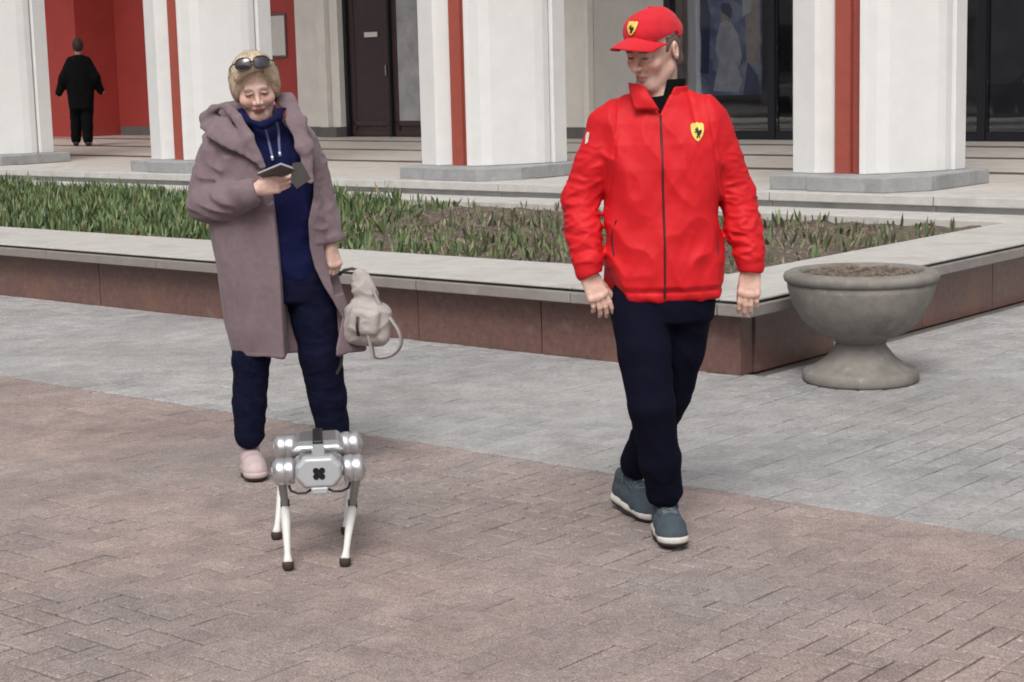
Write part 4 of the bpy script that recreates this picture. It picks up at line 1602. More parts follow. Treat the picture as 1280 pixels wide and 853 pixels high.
Cp.disp(cfold)
cr_ = Cp.build('crown', M_capred, cap)
vs, fs = [], []
NS, NT = 33, 13
for i in range(NS):
    s_ = -1 + 2 * i / (NS - 1)
    for j in range(NT):
        t_ = j / (NT - 1)
        xx = .080 * s_ * (1 - .10 * t_ * abs(s_))
        y0_ = .014 - .100 * math.sqrt(max(0, 1 - (s_ * .93) ** 2)) + .002
        y1_ = -.190 + .100 * abs(s_) ** 2.6
        yy = y0_ + (min(y1_, y0_ - .004) - y0_) * t_
        zz = .071 - .042 * s_ * s_ - t_ * .006 + .012 * t_ * (1 - t_)
        vs.append((xx, yy, zz))
for i in range(NS - 1):
    for j in range(NT - 1):
        a = i * NT + j
        fs.append((a, a + NT, a + NT + 1, a + 1))
me = bpy.data.meshes.new('brim'); me.from_pydata(vs, [], fs)
br = link('brim', me, M_capred, cap, True)
md = br.modifiers.new('s', 'SOLIDIFY'); md.thickness = .0045; md.offset = 0
cw, chh = .042, .042
em = decal(Cp, [(-cw / 2 + a * cw, .082 + b * chh) for a, b in SHIELD], M_yellow, 'emblem', cr_, .0055)
decal(Cp, [(-cw / 2 + (.18 + .64 * a) * cw, .082 + (.17 + .62 * b) * chh) for a, b in PRANCER], M_ink, 'emblem_horse', em, .0085)
MB().lathe([(0, .006), (.005, .005), (.008, .001), (.0085, -.003), (0, -.003)], 16, (0, .014, .139)).build('button', M_capred, cap, True)
# cropped hair below the cap at the back of the head
Hh = Solid((-.11, -.05, -.10), (.11, .14, .06), .003)
Hh.ell((0, .020, .030), (.0775, .0930, .090), .01)
Hh.ell((0, .060, -.045), (.055, .046, .05), .02)
Hh.box((0, -.10, 0), (.2, .066, .3), .002, .006, 's', R=rot(-.25, 0, 0))
Hh.box((0, 0, .125), (.2, .3, .075), .002, .006, 's')
Hh.box((0, 0, -.17), (.2, .3, .10), .01, .006, 's')
for t in (-1, 1): Hh.ell((t * .08, .012, -.008), (.03, .022, .034), .004, 's')
Hh.disp(lambda x, y, z: .002 * vnoise(x * 90, y * 90, z * 50))
hr_ = Hh.build('hair', mat('short_brown_hair', (.15, .112, .090), .8, .25, 90.0, .001, 500), cap)
hr_.parent = man
hr_.matrix_local = Matrix.Translation(HO.tolist()) @ Matrix(HR.tolist()).to_4x4()

# ------------------------------------------------------------------ woman in the mauve coat
WO = np.array([-.931, 6.90, 0])
wom = tag(empty('person', WO), 'smiling blonde woman in a long mauve coat looking down at her phone', 'person')
WL = lambda px, py, dy=0.0: at(px, py, WO[1] + dy) - WO
M_coat = mat('mauve_wool', (.202, .150, .166), .95, .10, 40.0, .0016, 420, spec=.10, sheen=.12)
M_hood = mat('navy_jersey', (.0085, .0105, .050), .9, .15, 30.0, .0008, 600, spec=.1)
M_jean = mat('dark_denim', (.0055, .0068, .023), .9, .30, 22.0, .0008, 700, spec=.12)
M_hair = mat('blonde_hair', (.58, .45, .31), .55, .30, 70.0, .0010, 260)
M_hair2 = leaf_mat('blonde_strand', (.54, .42, .29), (.76, .65, .50))
M_pink = mat('pale_pink_leather', (.50, .40, .40), .6, .06, 30.0, .0005, 300)
M_cord = mat('pale_blue_cord', (.14, .17, .30), .8, .1, 60.0)
M_tip = mat('metal_tip', (.75, .75, .78), .3, .05, 60.0, metal=.6)
GR = rot(0, 0, math.radians(9)) @ rot(0, math.radians(-6), 0) @ rot(math.radians(24), 0, 0)
GO = np.array([-.036, -.030, 1.548])
GS = 1.0
whl, whr = np.array([-.018, -.215, 1.160]), np.array([.226, -.008, .915])
RWL = basis(-unit((.92, -.12, .22)), (-.10, -.25, 1))
RWR = basis(-unit((.22, -.06, -1)), (.75, .65, 0))
S = Solid((-.36, -.36, .78), (.36, .16, 1.70), .003)
S.stack([(.82, .02, .03, .11, .08), (1.10, .01, .03, .12, .08), (1.30, -.01, .03, .13, .075), (1.38, -.02, .03, .05, .05)], .02)
S.chain([(0, .03, 1.33), (-.16, .03, 1.31), (-.245, .02, 1.10), whl], [.045, .045, .04, .024], .02)
S.chain([(0, .03, 1.33), (.12, .03, 1.31), (.178, .05, 1.12), whr], [.045, .045, .036, .022], .02)
S.cone((-.03, .025, 1.33), GO + GR @ np.array([0, .018, -.05]), .056, .052, .02)
S.cone((-.03, -.02, 1.37), GO + GR @ np.array([0, -.03, -.075]), .034, .038, .03)
add_head(S, GR, GO, GS, female=True, smile=True)
add_hand(S, RWL, whl, curl=(.34, .40, .46, .50), thumb=(.55, -.25), spread=.03, sc=.93, side=1)
add_hand(S, RWR, whr, curl=(.75, .85, .9, .95), thumb=(.45, -.2), spread=.02, sc=.92, side=-1)
WS = (.68, .45, .38)
S.build('body', M_skin, wom, lambda V: head_colour(V, GR, GO, GS, WS, (.46, .155, .155), (.30, .205, .14), eye=(.14, .075, .06)))

# coat
C = Solid((-.38, -.34, .47), (.40, .28, 1.48), .0042)
C.stack([(.492, .085, .04, .262, .165), (.515, .082, .04, .262, .165), (.60, .052, .03, .250, .162), (.78, .018, .02, .240, .160), (1.0, -.008, .015, .232, .155), (1.15, -.022, .015, .205, .148),
         (1.27, -.028, .018, .180, .135), (1.34, -.026, .022, .155, .115), (1.39, -.020, .025, .115, .09), (1.42, -.02, .03, .08, .07)], .02, p=2.25)
C.cone((-.02, .025, 1.385), (-.165, .025, 1.325), .058, .075, .03)
C.cone((-.02, .025, 1.385), (.105, .03, 1.335), .055, .066, .03)
C.chain([(-.180, .02, 1.315), (-.222, .015, 1.20), (-.250, .005, 1.095), (-.165, -.095, 1.105), (-.055, -.195, 1.145)], [.077, .072, .072, .068, .057], .009)
C.chain([(.120, .03, 1.325), (.152, .04, 1.22), (.178, .045, 1.12), (.206, .020, 1.02), (.224, .0, .945)], [.070, .066, .060, .054, .047], .009)


def cfold2(x, y, z):
    sl = np.clip((-.10 - x) / .05, 0, 1) * np.clip((z - 1.0) / .05, 0, 1)
    a = vnoise(x * 9 + y * 6, y * 9, z * 13 - y * 8, 9.3)
    a2 = vnoise(x * 20 + z * 9, y * 20, z * 22 + x * 12, 3.3)
    b = vnoise(x * 8, y * 7, z * 2.6 + x * 2, 2.7)
    b2 = vnoise(x * 18, y * 16, z * 6, 7.7)
    ar = np.clip((x - .17) / .02, 0, 1) * (z > .93)
    a3 = vnoise(x * 12, y * 12, z * 20, 6.6)
    return ((.45 - np.abs(a)) * .026 + a2 * .005) * sl + ((.4 - np.abs(b)) * .013 + b2 * .004) * (1 - sl) + (.4 - np.abs(a3)) * .010 * ar


C.disp(cfold2)
left = [WL(x, y, -.13) for x, y in ((297, 140), (310, 166), (325, 201), (341, 247), (347, 300), (351, 349), (357, 470))]
right = [WL(x, y, -.10) for x, y in ((420, 470), (420, 436), (426, 400), (414, 375), (403, 357), (393, 335), (387, 310), (385, 278), (390, 247), (388, 208), (372, 166), (352, 125))]
C.poly([(p[0], p[2]) for p in left + right], -.6, .012, .010, 's')
C.stack([(1.30, -.02, .01, .075, .07), (1.60, -.03, .0, .085, .08)], .01, mode='s')
C.frame(RWL, whl).box((0, 0, -.095), (.09, .09, .10), .003, .006, 's').frame()
C.frame(RWR, whr).box((0, 0, -.090), (.05, .05, .10), .003, .006, 's').frame()
ct = C.build('coat', M_coat, wom)
# hood lying round the neck, and the lapel rolls
K = Solid((-.32, -.26, 1.16), (.24, .24, 1.52), .0042)
K.ell(WL(308, 143, .125), (.135, .045, .060), .02)
K.chain([WL(256, 147, .05), WL(267, 138, .02), WL(284, 133, -.03)], [.019, .018, .015], .012)
K.ell(WL(277, 140, -.005), (.032, .05, .014), .010, 's', R=rot(0, -.35, 0))
K.chain([WL(261, 153, .03), WL(274, 161, -.06), WL(294, 174, -.115), WL(318, 198, -.145)], [.034, .038, .030, .015], .02, flat=((-.25, -.75, .6), .35))
K.chain([WL(285, 134, -.03), WL(296, 148, -.095), WL(310, 172, -.135), WL(328, 208, -.148)], [.016, .018, .017, .010], .012, flat=((-.2, -.8, .5), .6))
K.chain([WL(346, 119, .07), WL(359, 126, .01), WL(370, 150, -.07), WL(380, 182, -.115), WL(388, 225, -.128)], [.030, .029, .030, .026, .012], .014, flat=((.25, -.8, .5), .40))
K.disp(lambda x, y, z: (.45 - np.abs(vnoise(x * 12, y * 12, z * 12, 4.))) * .005 + .0015 * vnoise(x * 40, y * 40, z * 40))
K.build('hood', M_coat, ct)

# navy hooded top with cords
Hd = Solid((-.20, -.17, .76), (.24, .19, 1.46), .004)
Hd.stack([(.79, .045, .03, .150, .112), (.85, .045, .03, .158, .120), (1.0, .035, .028, .158, .122), (1.15, .015, .026, .156, .124), (1.27, -.005, .024, .150, .115), (1.34, -.015, .022, .125, .095), (1.385, -.022, .018, .088, .080), (1.415, -.026, .012, .076, .074)], .02)
Hd.chain([WL(300, 140, -.05), WL(312, 152, -.115), WL(330, 158, -.125), WL(348, 146, -.105), WL(354, 130, -.04), WL(330, 126, .06), WL(303, 128, .04), WL(300, 140, -.05)], [.010] * 8, .010)
Hd.disp(lambda x, y, z: (.45 - np.abs(vnoise((x + .4 * z) * 11, y * 8, z * 9, 3.))) * .012 + .003 * vnoise(x * 28, y * 28, z * 20))
hd = Hd.build('hooded_top', M_hood, wom)
for pts in (((330, 156), (333, 175), (339, 196)), ((344, 152), (346, 170), (348, 191))):
    w = [WL(x, y, -.12) for x, y in pts]
    c_ = strip(Hd, [(p[0], p[2]) for p in w], .0052, M_cord, 'drawstring', hd, lift=.006)
    e = w[-1]; yy = Hd.front(e[0], e[2]) or -.1
    MB().tube([(e[0], yy - .006, e[2] + .002), (e[0] + .002, yy - .007, e[2] - .016)], .0058, 10).build('cord_tip', M_tip, c_, True)

# jeans
T = Solid((-.26, -.16, .06), (.34, .26, .90), .004)
T.stack([(.70, .045, .03, .150, .108), (.78, .045, .03, .158, .112), (.88, .045, .03, .145, .105)], .02)
T.chain([(-.040, .02, .78), (-.080, .012, .62), (-.105, .0, .48), (-.122, .012, .30), (-.131, .022, .165)], [.095, .085, .074, .066, .059], .018)
T.chain([(.125, .03, .78), (.150, .035, .62), (.166, .035, .48), (.182, .07, .30), (.196, .10, .165)], [.097, .092, .084, .074, .066], .018)
T.box((-.05, .05, -.02), (.16, .3, .124), .002, .004, 's')
T.box((.27, .05, -.02), (.155, .3, .124), .002, .004, 's')
T.disp(lambda x, y, z: (.4 - np.abs(vnoise(x * 9, y * 9, z * 13 + x * 5, 5.5))) * .007 + .002 * vnoise(x * 30, y * 26, z * 50, 1.1))
T.build('jeans', M_jean, wom)
make_shoe(wom, (-.118, -.010, .003), math.radians(15), 0, .245, 1.04, M_pink, M_pink, M_out, None, low=True)
make_shoe(wom, (.205, .075, .003), math.radians(32), 0, .245, 1.04, M_pink, M_pink, M_out, None, low=True)

# hair, in the head's own frame
Hh = Solid((-.125, -.14, -.13), (.125, .16, .17), .0028)
Hh.ell((0, .022, .036), (.0845, .103, .087), .01)
for t in (-1, 1):
    Hh.ell((t * .070, .020, .000), (.024, .062, .062), .02)
    Hh.ell((t * .072, -.030, .020), (.018, .026, .045), .015)
Hh.ell((0, .070, -.025), (.072, .052, .075), .03)
Hh.chain([(.060, -.050, .102), (.022, -.072, .116), (-.028, -.078, .106), (-.062, -.066, .072)], [.017, .018, .018, .014], .014)
Hh.chain([(.052, -.064, .082), (.068, -.055, .045), (.076, -.030, .0)], [.014, .012, .010], .012)
Hh.ell((.004, -.110, -.010), (.063, .064, .096), .012, 's')
Hh.box((0, 0, -.150), (.2, .3, .06), .01, .02, 's')


def strands(x, y, z):
    an = np.arctan2(x, .03 - y)
    n1 = vnoise(an * 6 + z * 10, z * 5, y * 4, 3.)
    n2 = vnoise(an * 22 + z * 18 + y * 10, z * 6, y * 6, 6.)
    return n1 * .004 + (.5 - np.abs(n2)) * .003


Hh.disp(strands)
hw = Hh.build('hair', M_hair, wom)
hw.matrix_local = Matrix.Translation(GO.tolist()) @ Matrix(GR.tolist()).to_4x4() @ Matrix.Scale(GS, 4)

# loose strands over the hair: thin ribbons that follow the surface from the crown outwards
vsH = np.empty(len(hw.data.vertices) * 3, np.float32); hw.data.vertices.foreach_get('co', vsH); vsH = vsH.reshape(-1, 3)


def dist_grad(p):
    i = np.clip(((p - Hh.lo) / Hh.h).astype(int), 1, Hh.n - 2)
    D = Hh.D
    g_ = np.array([D[i[0] + 1, i[1], i[2]] - D[i[0] - 1, i[1], i[2]], D[i[0], i[1] + 1, i[2]] - D[i[0], i[1] - 1, i[2]], D[i[0], i[1], i[2] + 1] - D[i[0], i[1], i[2] - 1]])
    return D[i[0], i[1], i[2]], g_ / (np.linalg.norm(g_) + 1e-6)


sm_ = MB()
crown = np.array([.015, .045, .15])
for _ in range(3200):
    p = vsH[random.randrange(len(vsH))].astype(float)
    if p[2] < -.09 or (p[1] < -.045 and p[2] > .104): continue
    d0, n_ = dist_grad(p)
    if p[1] < -.05 and n_[2] < -.3: continue
    fl_ = p - crown + np.array([-.05, -.02, 0]) * (p[1] < -.02)
    pts, wds = [], []
    lift = random.uniform(.0004, .0020)
    nseg = 5
    for k in range(nseg):
        d0, n_ = dist_grad(p)
        pts.append(p + n_ * (lift * (1 + .5 * k / nseg) - d0 * .8)); 
        t_ = fl_ - n_ * (fl_ @ n_); t_ = unit(t_ + np.array([random.gauss(0, .15), random.gauss(0, .15), random.gauss(0, .15)]) * np.linalg.norm(t_))
        p = p + t_ * random.uniform(.010, .015)
        fl_ = t_ + np.array([0, 0, -.25])
    w = random.uniform(.0008, .0018)
    vs, fs = [], []
    for k, q_ in enumerate(pts):
        d_ = unit(pts[min(k + 1, nseg - 1)] - pts[max(k - 1, 0)])
        _, n_ = dist_grad(q_)
        s_ = np.cross(d_, n_); s_ = s_ / (np.linalg.norm(s_) + 1e-6) * w * (1 - .75 * (k / (nseg - 1)) ** 2)
        vs += [q_ - s_, q_ + s_]
    fs = [(2 * k, 2 * k + 1, 2 * k + 3, 2 * k + 2) for k in range(nseg - 1)]
    sm_.add(vs, fs)
me = bpy.data.meshes.new('strands'); me.from_pydata(sm_.v, [], sm_.f)
tag(link('hair_strands', me, M_hair2, hw, True), kind='stuff')

# sunglasses pushed up on the hair
M_lens = mat('smoked_lens', (.035, .028, .036), .12, .05, 10.0, coat=.5)
M_sgf = mat('black_plastic', (.012, .012, .014), .3, .05, 10.0)
sg = empty('sunglasses')
sg.matrix_world = Matrix.Translation((WO + GO).tolist()) @ Matrix(GR.tolist()).to_4x4()
tag(sg, 'dark sunglasses pushed up on the blonde hair of the woman', 'sunglasses')
NR = rot(math.radians(-38), 0, 0)
for t in (-1, 1):
    Rl = NR @ rot(0, 0, t * .22)
    c0 = np.array([t * .034, -.090, .132])
    vs, fs = [(c0 + Rl @ np.array([0, -.005, 0]))], []
    nn = 28
    for r_ in (.5, 1.0):
        for k in range(nn):
            a = 2 * math.pi * k / nn
            ex_ = .031 * math.copysign(abs(math.cos(a)) ** .8, math.cos(a)); ez_ = .024 * math.copysign(abs(math.sin(a)) ** .85, math.sin(a))
            vs.append(c0 + Rl @ np.array([ex_ * r_, -.005 * (1 - r_ ** 2), ez_ * r_]))
    for k in range(nn):
        k2 = (k + 1) % nn
        fs += [(0, 1 + k, 1 + k2), (1 + k, 1 + nn + k, 1 + nn + k2, 1 + k2)]
    MB().add(vs, fs).build('lens', M_lens, sg, True)
    rim = [vs[1 + nn + k % nn] for k in range(nn + 1)]
    MB().tube(rim, .0026, 6, cap=False).build('rim', M_sgf, sg, True)
    tmp = [c0 + Rl @ np.array([t * .031, 0, .008]), np.array([t * .082, -.050, .112]), np.array([t * .089, .005, .075]), np.array([t * .088, .050, .030])]
    MB().tube(tmp, .0026, 6).build('temple', M_sgf, sg, True)
MB().tube([(-.008, -.092, .138), (0, -.095, .141), (.008, -.092, .138)], .003, 6).build('bridge', M_sgf, sg, True)

# phone in an open folding case
M_case = mat('grey_phone_case', (.075, .068, .068), .5, .1, 40.0, .0003, 300)
M_screen = mat('phone_glass', (.02, .02, .024), .08, .02, 10.0)
M_edge = mat('phone_edge', (.60, .60, .63), .3, .02, 10.0, metal=.5)
ph = empty('phone')
pc = WO + WL(346, 214, -.265)
Rp = basis((.05, .42, .90), (.70, -.66, .25))
ph.matrix_world = Matrix.Translation(pc.tolist()) @ Matrix(Rp.tolist()).to_4x4()
tag(ph, 'dark phone in an open grey folding case held by the woman', 'phone')
MB().box(-.072, .072, -.036, .036, -.005, .004).build('phone_body', M_edge, ph, bevel=.003)
MB().box(-.069, .069, -.033, .033, .0042, .0052).build('screen', M_screen, ph)
cv = MB().box(-.074, .074, -.038, .038, -.009, -.0055).build('case_back', M_case, ph, bevel=.002)
fc = [WL(366, 204, -.30), WL(377, 203, -.30), WL(389, 224, -.29), WL(371, 236, -.285), WL(363, 226, -.29)]
inv = ph.matrix_world.inverted()
loc = [inv @ Vector((WO + p).tolist()) for p in fc]
MB().add([tuple(p) for p in loc], [(0, 1, 2, 3, 4)]).build('case_cover', M_case, ph, solid=.004)

# small beige backpack hanging from her hand
M_bag = mat('beige_leather', (.40, .355, .34), .6, .10, 14.0, .0008, 180)
M_bagdk = mat('dark_leather_edge', (.035, .028, .026), .5, .1, 30.0)
bg_o = WO + np.array([.34, -.02, .60])
bag = tag(empty('backpack', bg_o), 'small beige leather backpack with looping straps hanging from the hand of the woman', 'bag')
BL = lambda px, py, dy=0.0: at(px, py, WO[1] + dy) - bg_o
Bs = Solid(BL(405, 470, 0) + np.array([0, -.2, 0]), BL(520, 320, 0) + np.array([0, .2, 0]), .0034)
bc = BL(459, 405, -.03)
Bs.box(bc, (.092, .055, .084), .045, .01, R=rot(0, .12, 0))
Bs.box(BL(455, 402, -.085), (.060, .020, .052), .022, .012, R=rot(0, .12, 0))
Bs.chain([BL(450, 346, -.03), BL(455, 362, -.035), BL(461, 388, -.03)], [.030, .038, .056], .02, flat=((0, 1, 0), .6))
Bs.disp(lambda x, y, z: (.45 - np.abs(vnoise(x * 18, y * 18, z * 22, 3.))) * .008)
bb = Bs.build('bag_body', M_bag, bag)
MB().tube([BL(424, 344, -.02), BL(430, 338, -.03), BL(440, 336, -.03), BL(452, 339, -.03), BL(462, 352, -.03), BL(469, 366, -.03)], .0062, 8).build('handle', M_bagdk, bag, True)


def strap(pts, w, m, name):
    P = [np.array(p) for p in pts]
    # smooth the line
    for _ in range(2):
        Q = [P[0]]
        for a, b in zip(P[:-1], P[1:]): Q += [a * .75 + b * .25, a * .25 + b * .75]
        Q.append(P[-1]); P = Q
    mb = MB()
    vs, fs = [], []
    for i, p in enumerate(P):
        d = unit(P[min(i + 1, len(P) - 1)] - P[max(i - 1, 0)])
        n = unit(np.cross(d, [0, 1.0, 0])) * .0022
        sdv = np.array([.55 * n[0] / .0022 * w, .85 * w, .55 * n[2] / .0022 * w])
        vs += [p - sdv - n, p + sdv - n, p + sdv + n, p - sdv + n]
    for i in range(len(P) - 1):
        for k in range(4):
            a, b = i * 4 + k, i * 4 + (k + 1) % 4
            fs.append((a, b, b + 4, a + 4))
    mb.add(vs, fs).build(name, m, bag, True)


strap([BL(466, 358, -.05), BL(475, 382, -.06), BL(490, 400, -.06), BL(501, 417, -.06), BL(502, 433, -.05), BL(490, 446, -.05), BL(469, 449, -.05), BL(464, 440, -.05)], .009, M_bag, 'strap')
strap([BL(461, 418, -.09), BL(464, 432, -.085), BL(467, 449, -.08)], .011, M_bag, 'strap')
strap([BL(436, 422, -.02), BL(424, 436, -.02), BL(428, 452, -.02), BL(421, 468, -.02)], .006, M_bagdk, 'strap')
MB().tube([BL(447, 396, -.115), BL(446, 408, -.115), BL(448, 420, -.11)], .0055, 8).build('buckle', M_bagdk, bag, True)

# ------------------------------------------------------------------ person in black far behind the columns
pb = W(-18.94, 9.82, T_Z)
fp = tag(empty('person', pb, math.radians(193)), 'person dressed all in black walking past the red wall, seen from behind', 'person')
S = Solid((-.42, -.25, -.02), (.42, .25, 1.80), .009)
S.frame()
S.chain([(0, 0, 1.38), (-.10, .0, 1.33), (-.24, .02, 1.08), (-.35, -.04, .86)], [.06, .05, .04, .03], .03)
S.chain([(0, 0, 1.38), (.10, .0, 1.33), (.24, .02, 1.08), (.36, -.04, .84)], [.06, .05, .04, .03], .03)
S.ell((0, -.02, 1.60), (.075, .09, .115), .02)
S.cone((0, 0, 1.40), (0, 0, 1.53), .055, .05, .03)
S.stack([(.85, 0, 0, .14, .1), (1.2, 0, 0, .13, .09), (1.40, 0, 0, .06, .06)], .03)
S.chain([(-.08, 0, .85), (-.09, .02, .45), (-.10, .06, .05)], [.08, .06, .045], .02)
S.chain([(.08, 0, .85), (.09, -.10, .45), (.12, -.14, .05)], [.08, .06, .045], .02)
S.build('body', M_skin, fp, lambda V: np.array([.40, .24, .19])[None, :].repeat(len(V), 0))
S = Solid((-.45, -.28, .5), (.45, .28, 1.50), .009)
S.stack([(.60, 0, 0, .190, .16), (.95, 0, 0, .215, .155), (1.2, 0, 0, .205, .145), (1.36, 0, 0, .14, .12), (1.46, 0, 0, .075, .08)], .03)
S.chain([(-.12, .0, 1.35), (-.24, .02, 1.08), (-.32, -.05, .88)], [.085, .082, .055], .04)
S.chain([(.12, .0, 1.35), (.25, .02, 1.08), (.34, -.05, .86)], [.085, .082, .055], .04)
S.disp(lambda x, y, z: (.45 - np.abs(vnoise(x * 6, y * 6, z * 4))) * .012)
S.build('coat', M_black, fp)
S = Solid((-.3, -.3, -.02), (.3, .3, .9), .009)
S.chain([(-.08, 0, .80), (-.08, .02, .45), (-.07, .06, .11)], [.115, .095, .075], .02)
S.chain([(.08, 0, .80), (.09, -.10, .45), (.12, -.14, .11)], [.115, .095, .075], .02)
S.box((0, 0, -.05), (.3, .3, .07), .002, .004, 's')
S.disp(lambda x, y, z: (.45 - np.abs(vnoise(x * 9, y * 9, z * 9))) * .015)
S.build('trousers', M_black, fp)
for sx, sy in ((-.07, .05), (.12, -.15)):
    S = Solid((sx - .1, sy - .2, -.01), (sx + .1, sy + .2, .14), .008)
    S.cone((sx, sy + .06, .04), (sx, sy - .11, .03), .046, .042, .01, flat=((0, 0, 1), .8))
    S.build('shoe', M_out, fp)
S = Solid((-.12, -.16, 1.45), (.12, .12, 1.78), .006)
S.ell((0, .01, 1.615), (.086, .098, .118), .01)
S.box((0, -.13, 1.57), (.2, .07, .1), .01, .01, 's')
S.disp(lambda x, y, z: .006 * vnoise(x * 40, y * 40, z * 30))
S.build('hair', mat('dark_hair', (.030, .016, .013), .7, .2, 60.0), fp)

# ------------------------------------------------------------------ robot dog
M_sil = mat('silver_shell', (.60, .61, .63), .34, .05, 12.0, metal=.85, coat=.15)
M_wht = mat('pale_grey_plastic', (.46, .48, .50), .42, .05, 12.0, metal=.25, coat=.2)
M_leg = mat('white_shank', (.70, .69, .66), .5, .05, 20.0)
M_dk = mat('black_plastic_part', (.012, .012, .014), .45, .1, 30.0)
M_joint = mat('grey_joint', (.11, .105, .11), .5, .1, 30.0)
M_thigh = mat('grey_thigh', (.27, .265, .265), .45, .06, 20.0)
M_rub = mat('dark_brown_rubber', (.045, .026, .022), .75, .1, 40.0)
M_camg = mat('camera_glass', (.006, .006, .008), .1, .02, 10.0)
rb = tag(empty('robot_dog', (-.650, 5.70, 0), .113), 'small silver four-legged robot dog standing on the red paving', 'robot dog')


def xlathe(prof, c, seg=40, sx=1):
    """lathe round the x axis; prof = (x, r)"""
    mb = MB()
    n = len(prof)
    vs, fs = [], []
    for k in range(seg):
        a = 2 * math.pi * k / seg
        vs += [(c[0] + sx * x_, c[1] + r_ * math.cos(a), c[2] + r_ * math.sin(a)) for x_, r_ in prof]
    for k in range(seg):
        k2 = (k + 1) % seg
        fs += [(k * n + i, k2 * n + i, k2 * n + i + 1, k * n + i + 1) for i in range(n - 1)]
    return mb.add(vs, fs)


# trunk: hexagonal section, narrower towards the top
def loft(secs):
    mb = MB()
    n = len(secs[0])
    vs = [p for s in secs for p in s]
    fs = [tuple(range(n)), tuple((len(secs) - 1) * n + i for i in reversed(range(n)))]
    for k in range(len(secs) - 1):
        fs += [(k * n + i, (k + 1) * n + i, (k + 1) * n + (i + 1) % n, k * n + (i + 1) % n) for i in range(n)]
    return mb.add(vs, fs)


def trunk_sec(y, w, zt, zb, tw):
    return [(-w * .55, y, zb), (w * .55, y, zb), (w, y, zb + .03), (w, y, zb + .07), (tw, y, zt), (-tw, y, zt), (-w, y, zb + .07), (-w, y, zb + .03)]


body = loft([trunk_sec(-.165, .066, .352, .275, .045), trunk_sec(-.12, .074, .362, .272, .055), trunk_sec(.0, .080, .358, .272, .060), trunk_sec(.20, .080, .358, .272, .062), trunk_sec(.27, .066, .345, .285, .045)]).build('trunk', M_wht, rb, bevel=.010, seg=3)
bk = loft([[(-.075, y, .335), (.075, y, .335), (.092, y, .348), (.070, y, z), (-.070, y, z), (-.092, y, .348)] for y, z in ((.03, .362), (.06, .375), (.21, .378), (.25, .362))]).build('back_shell', M_sil, rb, bevel=.009, seg=3)
MB().box(-.017, .017, .02, .235, .366, .384).build('carry_handle', M_dk, bk, bevel=.005)
# neck piece with two dark notches
loft([[(-.020, y, .33), (.020, y, .33), (.020, y, z), (-.020, y, z)] for y, z in ((-.185, .358), (-.10, .366), (.03, .372))]).build('neck_ridge', M_wht, rb, bevel=.006)
for s in (-1, 1):
    MB().tube([(s * .022, -.10, .372), (s * .045, -.105, .376), (s * .070, -.10, .368), (s * .082, -.09, .355)], .0065, 8).build('notch', M_joint, rb, True)
    # front shoulder fairings beside the face
    loft([[(s * .030, y, .318), (s * .066, y, .318), (s * .062, y, .364 - (y + .19) * -.1), (s * .034, y, .370)] for y in (-.188, -.10)]).build('shoulder_fairing', M_sil, rb, bevel=.006)
# face: flat octagon
oc = [(-.048, -.052), (.048, -.052), (.074, -.020), (.074, .022), (.046, .050), (-.046, .050), (-.074, .022), (-.074, -.020)]
hd = loft([[(a * 1.0, -.155, .325 + b) for a, b in oc], [(a, -.190, .325 + b) for a, b in oc], [(a * .90, -.206, .325 + b * .88) for a, b in oc]]).build('face_shell', M_wht, rb, bevel=.007, seg=3)
for sx, sz in ((-.0095, -.0095), (.0095, -.0095), (-.0095, .0095), (.0095, .0095)):
    mb = MB(); n = 18
    vs = [(sx + .0098 * math.cos(2 * math.pi * k / n), y, .323 + sz + .0098 * math.sin(2 * math.pi * k / n)) for y in (-.2085, -.204) for k in range(n)]
    mb.add(vs, [tuple(range(n))] + [(k, (k + 1) % n, n + (k + 1) % n, n + k) for k in range(n)])
    mb.build('camera_lens', M_camg, hd)
MB().box(-.009, .009, -.2078, -.204, .314, .332).build('camera_mount', M_dk, hd)
loft([[(-.024, y, .252), (.024, y, .252), (.030, y, .278), (-.030, y, .278)] for y in (-.203, -.150)]).build('chin_sensor', M_wht, hd, bevel=.006)
for s in (-1, 1):
    MB().tube([(s * .028, -.185, .266), (s * .045, -.192, .259), (s * .070, -.190, .258), (s * .092, -.175, .264), (s * .098, -.15, .275)], .0042, 8).build('cable', M_dk, rb, True)

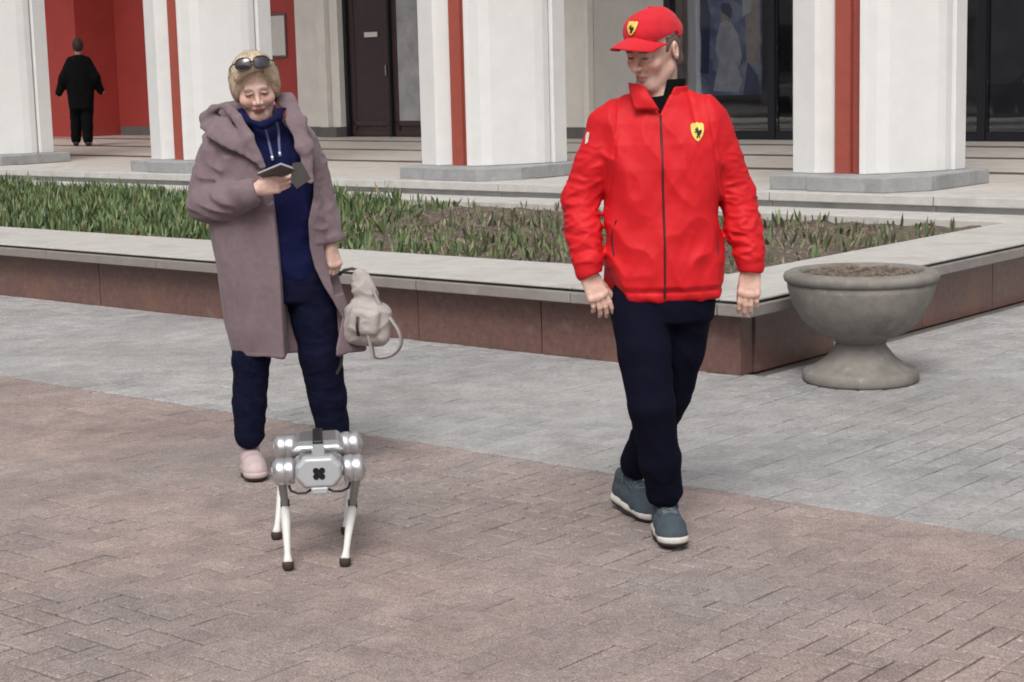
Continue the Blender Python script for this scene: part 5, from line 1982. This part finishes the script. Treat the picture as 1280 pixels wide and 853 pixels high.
LEGS = [(-1, -.125, (-.112, -.165), .04), (1, -.125, (.072, -.160), -.02), (-1, .215, (-.155, .225), .03), (1, .215, (.085, .245), .03)]
for s, hy, (fx, fy), dk in LEGS:
    lg = empty('leg', (0, 0, 0)); lg.parent = rb
    hz = .318 if hy < 0 else .325
    prof = [(.078, 0), (.078, .034), (.080, .038), (.084, .0410), (.088, .0416), (.106, .0420), (.1072, .0412), (.1078, .0398), (.1100, .0398), (.1106, .0412), (.1118, .0418), (.128, .0418), (.133, .0412), (.138, .0392), (.142, .0355), (.1445, .031), (.1455, .0295), (.1475, .028), (.149, .024), (.149, 0)]
    prof = [(x_, r_ * 1.06) for x_, r_ in prof]
    xlathe(prof, (0, hy, hz), 44, s).build('hip_motor', M_sil, lg, True)
    xlathe([(.1492, 0), (.1492, .016), (.152, .013), (.152, 0)], (0, hy, hz), 28, s).build('hip_cap', M_wht, lg, True)
    # thigh slopes back, shank comes forward to the foot
    hip = np.array([s * .122, hy, hz - .012])
    knee = np.array([s * .116 + (fx - s * .112) * .25, hy + .105, .176 + dk * .2])
    foot = np.array([fx, fy, .021])
    d = knee - hip
    mb = MB()
    secs = []
    for t, w, b in ((0, .030, .013), (.35, .027, .013), (.75, .020, .012), (1.0, .016, .011)):
        c = hip + d * t
        n = unit(np.cross(d, [1, 0, 0]))
        secs.append([tuple(c + n * w * q + np.array([s * b * r, 0, 0])) for q, r in ((-1, -.6), (-.6, -1), (.6, -1), (1, -.6), (1, .6), (.6, 1), (-.6, 1), (-1, .6))])
    loft(secs).build('thigh', M_thigh, lg, bevel=.003)
    xlathe([(-.015, 0), (-.015, .014), (-.012, .017), (.012, .017), (.015, .014), (.015, 0)], tuple(knee), 24).build('knee', M_dk, lg, True)
    e = foot - knee
    pts = [knee + e * t for t in (0, .12, .35, .6, .82, .93, 1.0)]
    pts[2] = pts[2] + np.array([0, .006, 0]); pts[3] = pts[3] + np.array([0, .006, 0])
    MB().tube(pts, [.012, .0165, .0150, .0120, .0105, .0135, .0170], 14).build('shank', M_leg, lg, True)
    MB().lathe([(0, -.021), (.013, -.0205), (.0185, -.014), (.0195, -.004), (.0185, .004), (.015, .008), (0, .009)], 24, tuple(foot)).build('foot', M_rub, lg, True)
